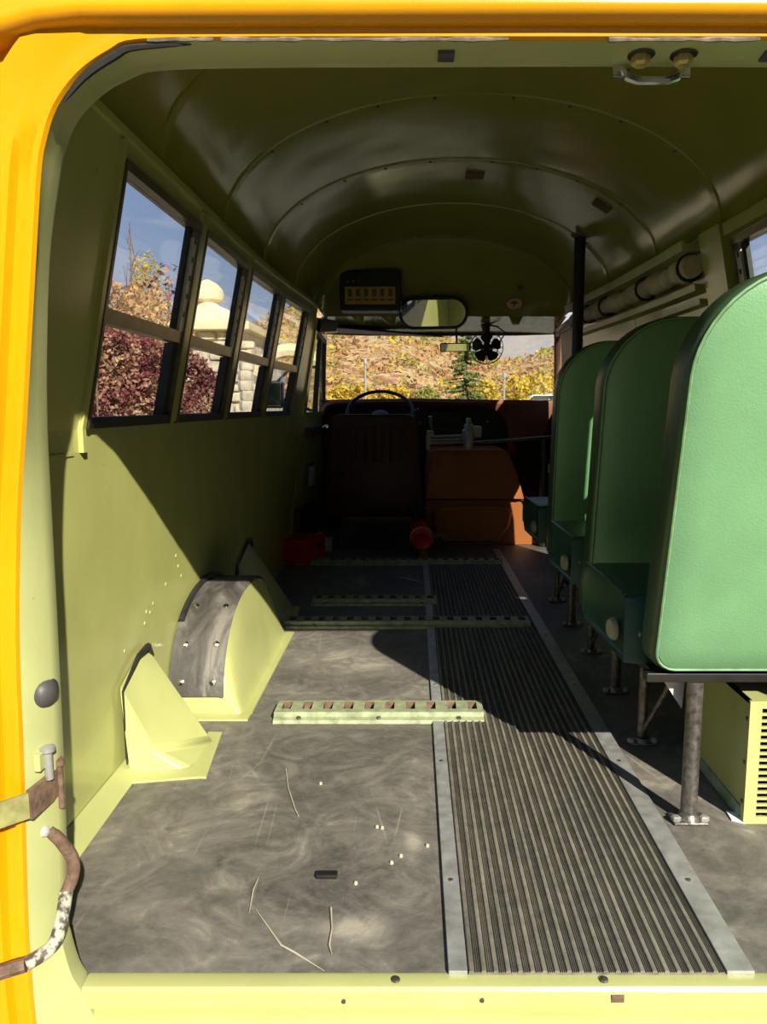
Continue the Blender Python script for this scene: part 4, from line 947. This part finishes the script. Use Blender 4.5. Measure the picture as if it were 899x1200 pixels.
def tree(name, u, vtop, vbot, y, wpx, mat, lb, cat, n, seed, group=None, trunk=True, lf=.17):
    x, _, zt = at(u, vtop, y); zb = at(u, vbot, y)[2]; g = zground(x, y); zb = max(g, zb) if not trunk else zb
    r = thing(name, (x, y, min(g, zb)), lb, cat, group); w = wpx/901*y/2; h = (zt-zb)/2
    mb = MB(); foliage(mb, (x, y, zb+h), (w, w, h), n, max(.02, w*lf), seed); mb.build('crown', mat, r, fixn=False)
    mb = MB(); mb.tube([(x, y, min(g, zb)-.05), (x+.02*w, y, zb), (x, y, zb+h*1.2)], [w*.08, w*.07, w*.03], 7); mb.build('trunk', 'bark', r)
    return r
# red leaved shrubs beside the left windows
tree('red_shrub', 128, 372, 520, 7.6, 115, 'leaf_red', 'dark red leaved shrub filling the first left window, lower pane', 'shrub', 9000, 3, trunk=False, lf=.062)
tree('red_shrub', 212, 408, 520, 8.6, 88, 'leaf_red', 'dark red leaved shrub low in the second left window', 'shrub', 6500, 5, trunk=False, lf=.065)
tree('russet_shrub', 150, 335, 500, 10.5, 130, 'leaf_russet', 'tan russet shrub behind the red shrub in the first left window', 'shrub', 6000, 6, trunk=False, lf=.06)
tree('yellow_shrub', 172, 300, 370, 12.0, 34, 'leaf_yellow', 'bright yellow treetop in the upper pane of the first left window', 'tree', 1500, 7, lf=.09)
r = thing('red_sprig', at(197, 330, 8.0), 'red leafy sprig against the sky at the edge of the first left window', 'branch')
mb = MB(); foliage(mb, at(197, 335, 8.0), (.17, .17, .2), 60, .04, 9); mb.build('leaves', 'leaf_red', r, fixn=False)
mb = MB(); a = Vector(at(190, 410, 8.0)); b = Vector(at(198, 325, 8.0)); mb.tube([a, (a+b)/2+Vector((.03, 0, 0)), b], .008, 5); mb.build('stem', 'bark', r)
r = thing('green_sprig', at(112, 418, 4.2), 'small green leaf sprig low at the left of the first window', 'branch')
mb = MB(); foliage(mb, at(112, 418, 4.2), (.06, .06, .05), 16, .045, 12); mb.build('leaves', 'leaf_green', r, fixn=False)
mb = MB(); a = Vector((at(108, 480, 4.2)[0], 4.2, GZ)); b = Vector(at(112, 415, 4.2)); mb.tube([a, b], .005, 5); mb.build('stem', 'bark', r)
# bare tree
r = thing('bare_tree', at(146, 480, 14.0)[:2]+(GZ,), 'leafless thin tree against the sky in the first left window', 'tree')
mb = MB(); rnd = random.Random(4); b0 = Vector((at(146, 480, 14)[0], 14, GZ)); t0 = Vector(at(152, 262, 14))
mb.tube([b0, b0.lerp(t0, .5)+Vector((.08, 0, 0)), t0], [.06, .035, .008], 6); mb.build('trunk', 'bark', r)
for i in range(16):
    s = b0.lerp(t0, .35+.6*i/16); d = Vector((rnd.uniform(-.5, .5), rnd.uniform(-.3, .3), rnd.uniform(.4, .9)))*(1-.5*i/16)
    mb = MB(); mb.tube([s, s+d*.5+Vector((0, 0, .05)), s+d], [.016, .010, .004], 5); mb.tube([s+d*.5, s+d*.5+Vector((d.x*-.4, .1, .4))], [.008, .003], 4); mb.build('branch', 'bark', r)
# stone building with finial
Yb = 15.0
r = thing('stone_building', (at(250, 480, Yb)[0], Yb, GZ), 'stone walled building with a cream domed roof finial outside the second left window', 'building')
xa, xb = at(208, 400, Yb)[0], at(287, 400, Yb)[0]; zr = at(250, 388, Yb)[2]
rnd = random.Random(2); mb = MB()
mb.box(xa-1.0, xb, Yb, Yb+4, GZ, zr); mb.build('wall', 'stone', r)
zz = GZ
while zz < zr-.05:
    h = rnd.uniform(.16, .28); x = xa-1.0
    m = MB()
    while x < xb-.05:
        w = rnd.uniform(.2, .5); m.obox((x+w/2, Yb-.02, min(zz+h/2, zr-.1)), (w-.03, .14, h-.03), Matrix.Rotation(rnd.uniform(-.08, .08), 3, 'Y'), .04); x += w
    m.build('stone_course', 'stone', r); zz += h
mb = MB(); mb.box(xa-1.2, xb+.15, Yb-.3, Yb+4.2, zr, zr+.16, .03); mb.build('cornice', 'stucco', r)
fx = at(231, 400, Yb)[0]; zf = at(239, 318, Yb)[2]
mb = MB(); H_ = zf-zr-.16; mb.lathe([(.72, 0), (.66, .12*H_), (.42, .36*H_), (.22, .44*H_), (.20, .5*H_), (.30, .56*H_), (.33, .66*H_), (.30, .78*H_), (.2, .9*H_), (.06, .98*H_), (0, H_)], (fx, Yb+.9, zr+.16), (0, 0, 1), 20); mb.build('finial', 'stucco', r)
# stone gate pillar with arch stub
r = thing('stone_pillar', (at(290, 480, 13)[0], 13, GZ), 'pale round stone pillar outside the third left window', 'pillar')
xp = at(290, 480, 13)[0]; zp = at(290, 422, 13)[2]
k = 0; zz = GZ
while zz < zp:
    m = MB(); rr = .13; m.lathe([(rr*.9, 0), (rr, .03), (rr, .13), (rr*.9, .16)], (xp+rnd.uniform(-.02, .02), 13, zz), (rnd.uniform(-.05, .05), 0, 1), 9); m.build('stone', 'stone', r); zz += .165
mb = MB(); c0 = Vector((xp+.7, 13.2, zp-.45)); mb.tube([c0+Vector((-.62*math.cos(R(t)), 0, .62*math.sin(R(t)))) for t in range(20, 150, 10)], .12, 8); mb.build('arch', 'stucco', r)
# buildings left far
def house(u0, u1, vt, vb, y, wall, roofm, lb):
    x0, _, zt = at(u0, vt, y); x1 = at(u1, vt, y)[0]; zb = at(u0, vb, y)[2]; x, = ((x0+x1)/2,); zb = min(zb, zground(x, y))
    r = thing('house', (x, y, zb), lb, 'house'); d = (x1-x0)*.9; zm = zb+(zt-zb)*.62
    mb = MB(); mb.box(x0, x1, y, y+d, zb, zm); mb.build('walls', wall, r)
    e = (x1-x0)*.08; mb = MB(); mb.prism([(x0-e, zm), (x1+e, zm), (x, zt)], lambda a, b, q: (a, q, b), y-.2, y+d+.2); mb.build('roof', roofm, r)
    w = (x1-x0)*.16
    for k in (.25, .6):
        mb = MB(); xx = x0+(x1-x0)*k; mb.box(xx, xx+w, y-.04, y+.02, zb+(zm-zb)*.35, zb+(zm-zb)*.75); mb.build('window', 'dark_glass', r)
house(489, 502, 399, 414, 96, 'siding_red', 'roof_grey', 'small red house on the hillside, through the windshield')
house(309, 322, 388, 402, 52, 'white', 'white', 'white house on the slope in the fourth left window')
house(311, 330, 408, 432, 40, 'roof_grey', 'roof_grey', 'grey building low in the fourth left window')
house(627, 637, 427, 434, 120, 'white', 'roof_grey', 'tiny white house far right through the windshield')
# unseen dark slopes added beside and behind the bus to cut sky light
M['sky_block'] = leaf('dark sky block', [(.02, .03, .012), (.035, .05, .02), (.06, .06, .03)], .3)
mb = MB(); rows = []
for j, (rr, hh) in enumerate(((9, 0), (12, 2.2), (16, 4.6), (24, 8.5), (40, 15))):
    row = []
    for i in range(61):
        a = R(48-190*i/60); k = min(1, i/8)                 # from the front right round to the rear left
        row.append((rr*math.cos(a)*1.0, rr*math.sin(a), GZ+hh*k*(1+.12*math.sin(i*1.9+j))+.01))
    rows.append(row)
mb.loft(rows, False); struct(mb.build('sky_block_slope', 'sky_block', origin=(20, -10, GZ), fixn=False))
# bus side mirror
r = thing('side_mirror', (-.76, 5.8, 1.0), 'black exterior side mirror of the bus in the fourth left window', 'mirror')
mb = MB(); mb.box(-1.14, -.98, 5.86, 5.93, .985, 1.19, .02); mb.build('housing', 'black', r)
mb = MB(); mb.box(-1.125, -.995, 5.850, 5.862, 1.0, 1.175, .004); mb.build('mirror_face', 'mirror', r)
mb = MB(); mb.tube([(-.74, 5.9, .95), (-.9, 5.93, 1.02), (-1.02, 5.93, 1.06)], .012, 8); mb.tube([(-.73, 5.95, 1.30), (-.95, 5.95, 1.27), (-1.04, 5.94, 1.18)], .010, 8); mb.build('arm', 'black', r)
# parked vehicles
def car(u, y, lb, col, ln=2.0, name='car'):
    x = at(u, 470, y)[0]; g = zground(x, y); r = thing(name, (x, y, g), lb, 'car')
    pr = [(-1, .3), (-1, .75), (-.62, .82), (-.38, 1.22), (.45, 1.22), (.72, .85), (1, .78), (1, .3)]
    mb = MB(); pts = lambda k: [(x+a*ln, y+k*.8, g+b) for a, b in pr]
    mb.loft([pts(-1), pts(1)], True, True); mb.build('body', col, r)
    mb = MB(); mb.prism([(-.55, .85), (-.34, 1.16), (.40, 1.16), (.6, .87)], lambda a, b, d: (x+a*ln, d, g+b), y-.83, y-.79); mb.build('window', 'dark_glass', r)
    for a in (-.6, .6):
        for k in (-1, 1):
            mb = MB(); mb.lathe([(.33, -.1), (.33, .1), (.2, .11)], (x+a*ln, y+k*.75, g+.33), (0, k, 0), 14); mb.build('wheel', 'tyre', r)
car(634, 60, 'white car on the pale road at the right of the windshield', 'white')
car(398, 40, 'white car at the far left foot of the windshield view', 'white')
car(366, 23, 'pale car seen low through the driver door window', 'white', 1.7)
# road ahead
mb = MB(); P = [(3, 41), (6, 52), (9, 62), (16, 70), (26, 74)]
rows = [[(x-2.2, y, zground(x, y)+.35), (x+2.2, y-2.5, zground(x, y)+.35)] for x, y in P]; mb.loft(rows, False)
struct(mb.build('road', 'road', origin=(8, 55, GZ), fixn=False))
# conifer in front of the windshield
r = thing('conifer', (at(545, 470, 30)[0], 30, GZ), 'dark green pointed conifer behind the fan, through the windshield', 'tree')
xc = at(545, 470, 30)[0]; zt = at(545, 384, 30)[2]; rnd = random.Random(8)
mb = MB(); mb.tube([(xc, 30, GZ), (xc, 30, zt)], [.14, .02], 7); mb.build('trunk', 'bark', r)
mb = MB()
for i in range(150):
    t = (i/150); z = .3+(zt-.1-.3)*t; L = (1.05*(1-t)**.7+.12)*rnd.uniform(.55, 1.1); ang_ = rnd.uniform(0, 6.283); d = Vector((math.cos(ang_), math.sin(ang_), -.12)); s = Vector((xc, 30, z))
    for k in range(9):
        q = s+d*L*(k+1)/9; w = Vector((rnd.gauss(0, 1), rnd.gauss(0, 1), rnd.gauss(0, .5))).normalized(); x_ = d.cross(w).normalized()
        mb.add([q+w*.11, q+x_*.05+d*.05, q-w*.11, q-x_*.05], [(0, 1, 2, 3)])
mb.build('needles', 'leaf_pine', r, fixn=False)
# utility poles
for u, vt, y, lb in ((591, 441, 48, 'pale utility pole right of the conifer through the windshield'), (428, 425, 52, 'thin grey pole on the hillside above the steering wheel')):
    x, _, z = at(u, vt, y); g = zground(x, y); r = thing('utility_pole', (x, y, g), lb, 'pole')
    mb = MB(); mb.tube([(x, y, g), (x, y, z)], [.085, .06], 8); mb.build('post', 'alu', r)
    mb = MB(); mb.lathe([(.12, -.1), (.13, 0), (.1, .2), (0, .22)], (x, y, z), (0, 0, 1), 8); mb.build('cap', 'alu', r)
# yellow trees through the windshield
spots = [(398, 452, 474, 58, 34, 'leaf_yellow', 'yellow tree at the left foot of the windshield'), (425, 450, 474, 54, 30, 'leaf_yellow', 'yellow tree behind the left of the steering wheel rim'),
         (462, 452, 476, 55, 36, 'leaf_yellow', 'yellow tree behind the right of the steering wheel rim'), (500, 455, 476, 58, 30, 'leaf_green', 'yellow green bush left of the conifer'),
         (570, 446, 476, 50, 30, 'leaf_yellow', 'golden tree just right of the conifer'), (606, 441, 474, 56, 32, 'leaf_yellow', 'golden tree right of the pale utility pole'),
         (630, 437, 466, 66, 34, 'leaf_yellow', 'wide golden tree above the white car'), (655, 434, 464, 72, 30, 'leaf_yellow', 'golden tree beside the dark pole at the right of the windshield'),
         (612, 425, 440, 100, 22, 'leaf_green', 'green tree on the far ridge right of the fan'), (645, 424, 438, 100, 26, 'leaf_green', 'green tree on the far ridge nearest the dark pole'),
         (538, 396, 418, 90, 16, 'leaf_yellow', 'yellow tree on the hill behind the tan mirror'), (440, 415, 440, 80, 18, 'leaf_green', 'pale green tree half way up the hill left of the red house'),
         (468, 398, 412, 100, 20, 'leaf_yellow', 'yellow tree on the upper hill left of the red house'), (512, 400, 414, 100, 14, 'leaf_yellow', 'yellow tree on the upper hill right of the red house'),
         (330, 392, 412, 60, 14, 'leaf_yellow', 'yellow tree on the slope in the fourth left window')]
for i, (u, vt, vb, y, w, mt, lb) in enumerate(spots): tree('autumn_tree', u, vt, vb, y, w, mt, lb, 'tree', 520, 20+i)
# brush on the slope: nobody could count it
for nm, mt, cnt, sd, lb in (('russet_brush', 'leaf_russet', 900, 31, 'russet brush scattered over the hillside'), ('golden_brush', 'leaf_yellow', 320, 32, 'golden brush scattered over the hillside'), ('green_brush', 'leaf_green', 380, 33, 'sage green brush scattered over the hillside')):
    rnd = random.Random(sd); mb = MB()
    for _ in range(cnt):
        y = 44+66*rnd.random()**.8; x = rnd.uniform(-.42, .26)*y; z = zground(x, y); w = rnd.uniform(.35, 1.0)
        foliage(mb, (x, y, z+w*.45), (w, w, w*.7), 16, w*.32, rnd.randint(0, 999))
    tag(mb.build(nm, mt, origin=(0, 60, 0), fixn=False), lb, 'brush', None, 'stuff')

# ------------------------------------------------------------------ light, sky, camera
w = bpy.data.worlds.new('sky'); bpy.context.scene.world = w; w.use_nodes = True; t = w.node_tree; t.nodes.clear()
def wn(typ, ins=None, **kw):
    x = t.nodes.new(typ)
    for k, v in kw.items(): setattr(x, k, v)
    for k, v in (ins or {}).items():
        if isinstance(v, bpy.types.NodeSocket): t.links.new(v, x.inputs[k])
        else: x.inputs[k].default_value = v
    return x
tc = wn('ShaderNodeTexCoord'); sp = wn('ShaderNodeSeparateXYZ', {0: tc.outputs['Generated']})
rp = wn('ShaderNodeValToRGB', {0: sp.outputs['Z']}); e = rp.color_ramp.elements
e[0].position = 0.0; e[0].color = (.80, .84, .88, 1); e[1].position = .5; e[1].color = (.16, .27, .60, 1)
q = e.new(.10); q.color = (.50, .60, .84, 1); q = e.new(.22); q.color = (.34, .46, .76, 1)
mp = wn('ShaderNodeMapping', {'Vector': tc.outputs['Generated'], 'Scale': (1.6, 1.6, 7)})
ns = wn('ShaderNodeTexNoise', {'Vector': mp.outputs[0], 'Scale': 2.6, 'Detail': 6, 'Roughness': .55, 'Distortion': .6})
cr = wn('ShaderNodeValToRGB', {0: ns.outputs['Fac']}); cr.color_ramp.elements[0].position = .50; cr.color_ramp.elements[1].position = .78; cr.color_ramp.elements[1].color = (.7, .7, .7, 1)
mx = wn('ShaderNodeMix', data_type='RGBA'); t.links.new(cr.outputs[0], mx.inputs[0]); t.links.new(rp.outputs[0], mx.inputs[6]); mx.inputs[7].default_value = (.88, .88, .90, 1)
bg = wn('ShaderNodeBackground', {'Color': mx.outputs[2], 'Strength': 1.0}); wo = wn('ShaderNodeOutputWorld', {0: bg.outputs[0]})
sd = Vector((-.44, 1.0, -.69)).normalized()          # direction the sunlight travels
L = bpy.data.lights.new('sun', 'SUN'); L.energy = 10.3; L.angle = R(.53); L.color = (1.0, .94, .80)
o = bpy.data.objects.new('sun', L); C.objects.link(o); o.location = (4, -8, 8); o.rotation_euler = sd.to_track_quat('-Z', 'Y').to_euler()
cam = bpy.data.cameras.new('camera'); co = bpy.data.objects.new('camera', cam); C.objects.link(co)
co.location = (0, 0, 1); co.rotation_euler = (R(90-7.836), 0, 0)
cam.sensor_width = 36; cam.lens = 36*901/1200; cam.shift_x = -34.5/1200; cam.clip_start = .02; cam.clip_end = 2000
bpy.context.scene.camera = co
# ---- to metres
done = set()
for o in bpy.context.scene.objects:
    o.location = o.location*S
    if o.type == 'MESH':
        for md in o.modifiers:
            if md.type == 'BEVEL': md.width *= S
        if o.data.name not in done: done.add(o.data.name); o.data.transform(Matrix.Scale(S, 4))
sc = bpy.context.scene
sc.view_settings.view_transform = 'Standard'; sc.view_settings.look = 'None'; sc.view_settings.gamma = 1; sc.view_settings.exposure = -0.12
sc.view_settings.use_curve_mapping = False
try:
    sc.cycles.use_denoising = True; sc.cycles.max_bounces = 10; sc.cycles.diffuse_bounces = 6; sc.cycles.transparent_max_bounces = 16; sc.cycles.caustics_reflective = True
except Exception: pass
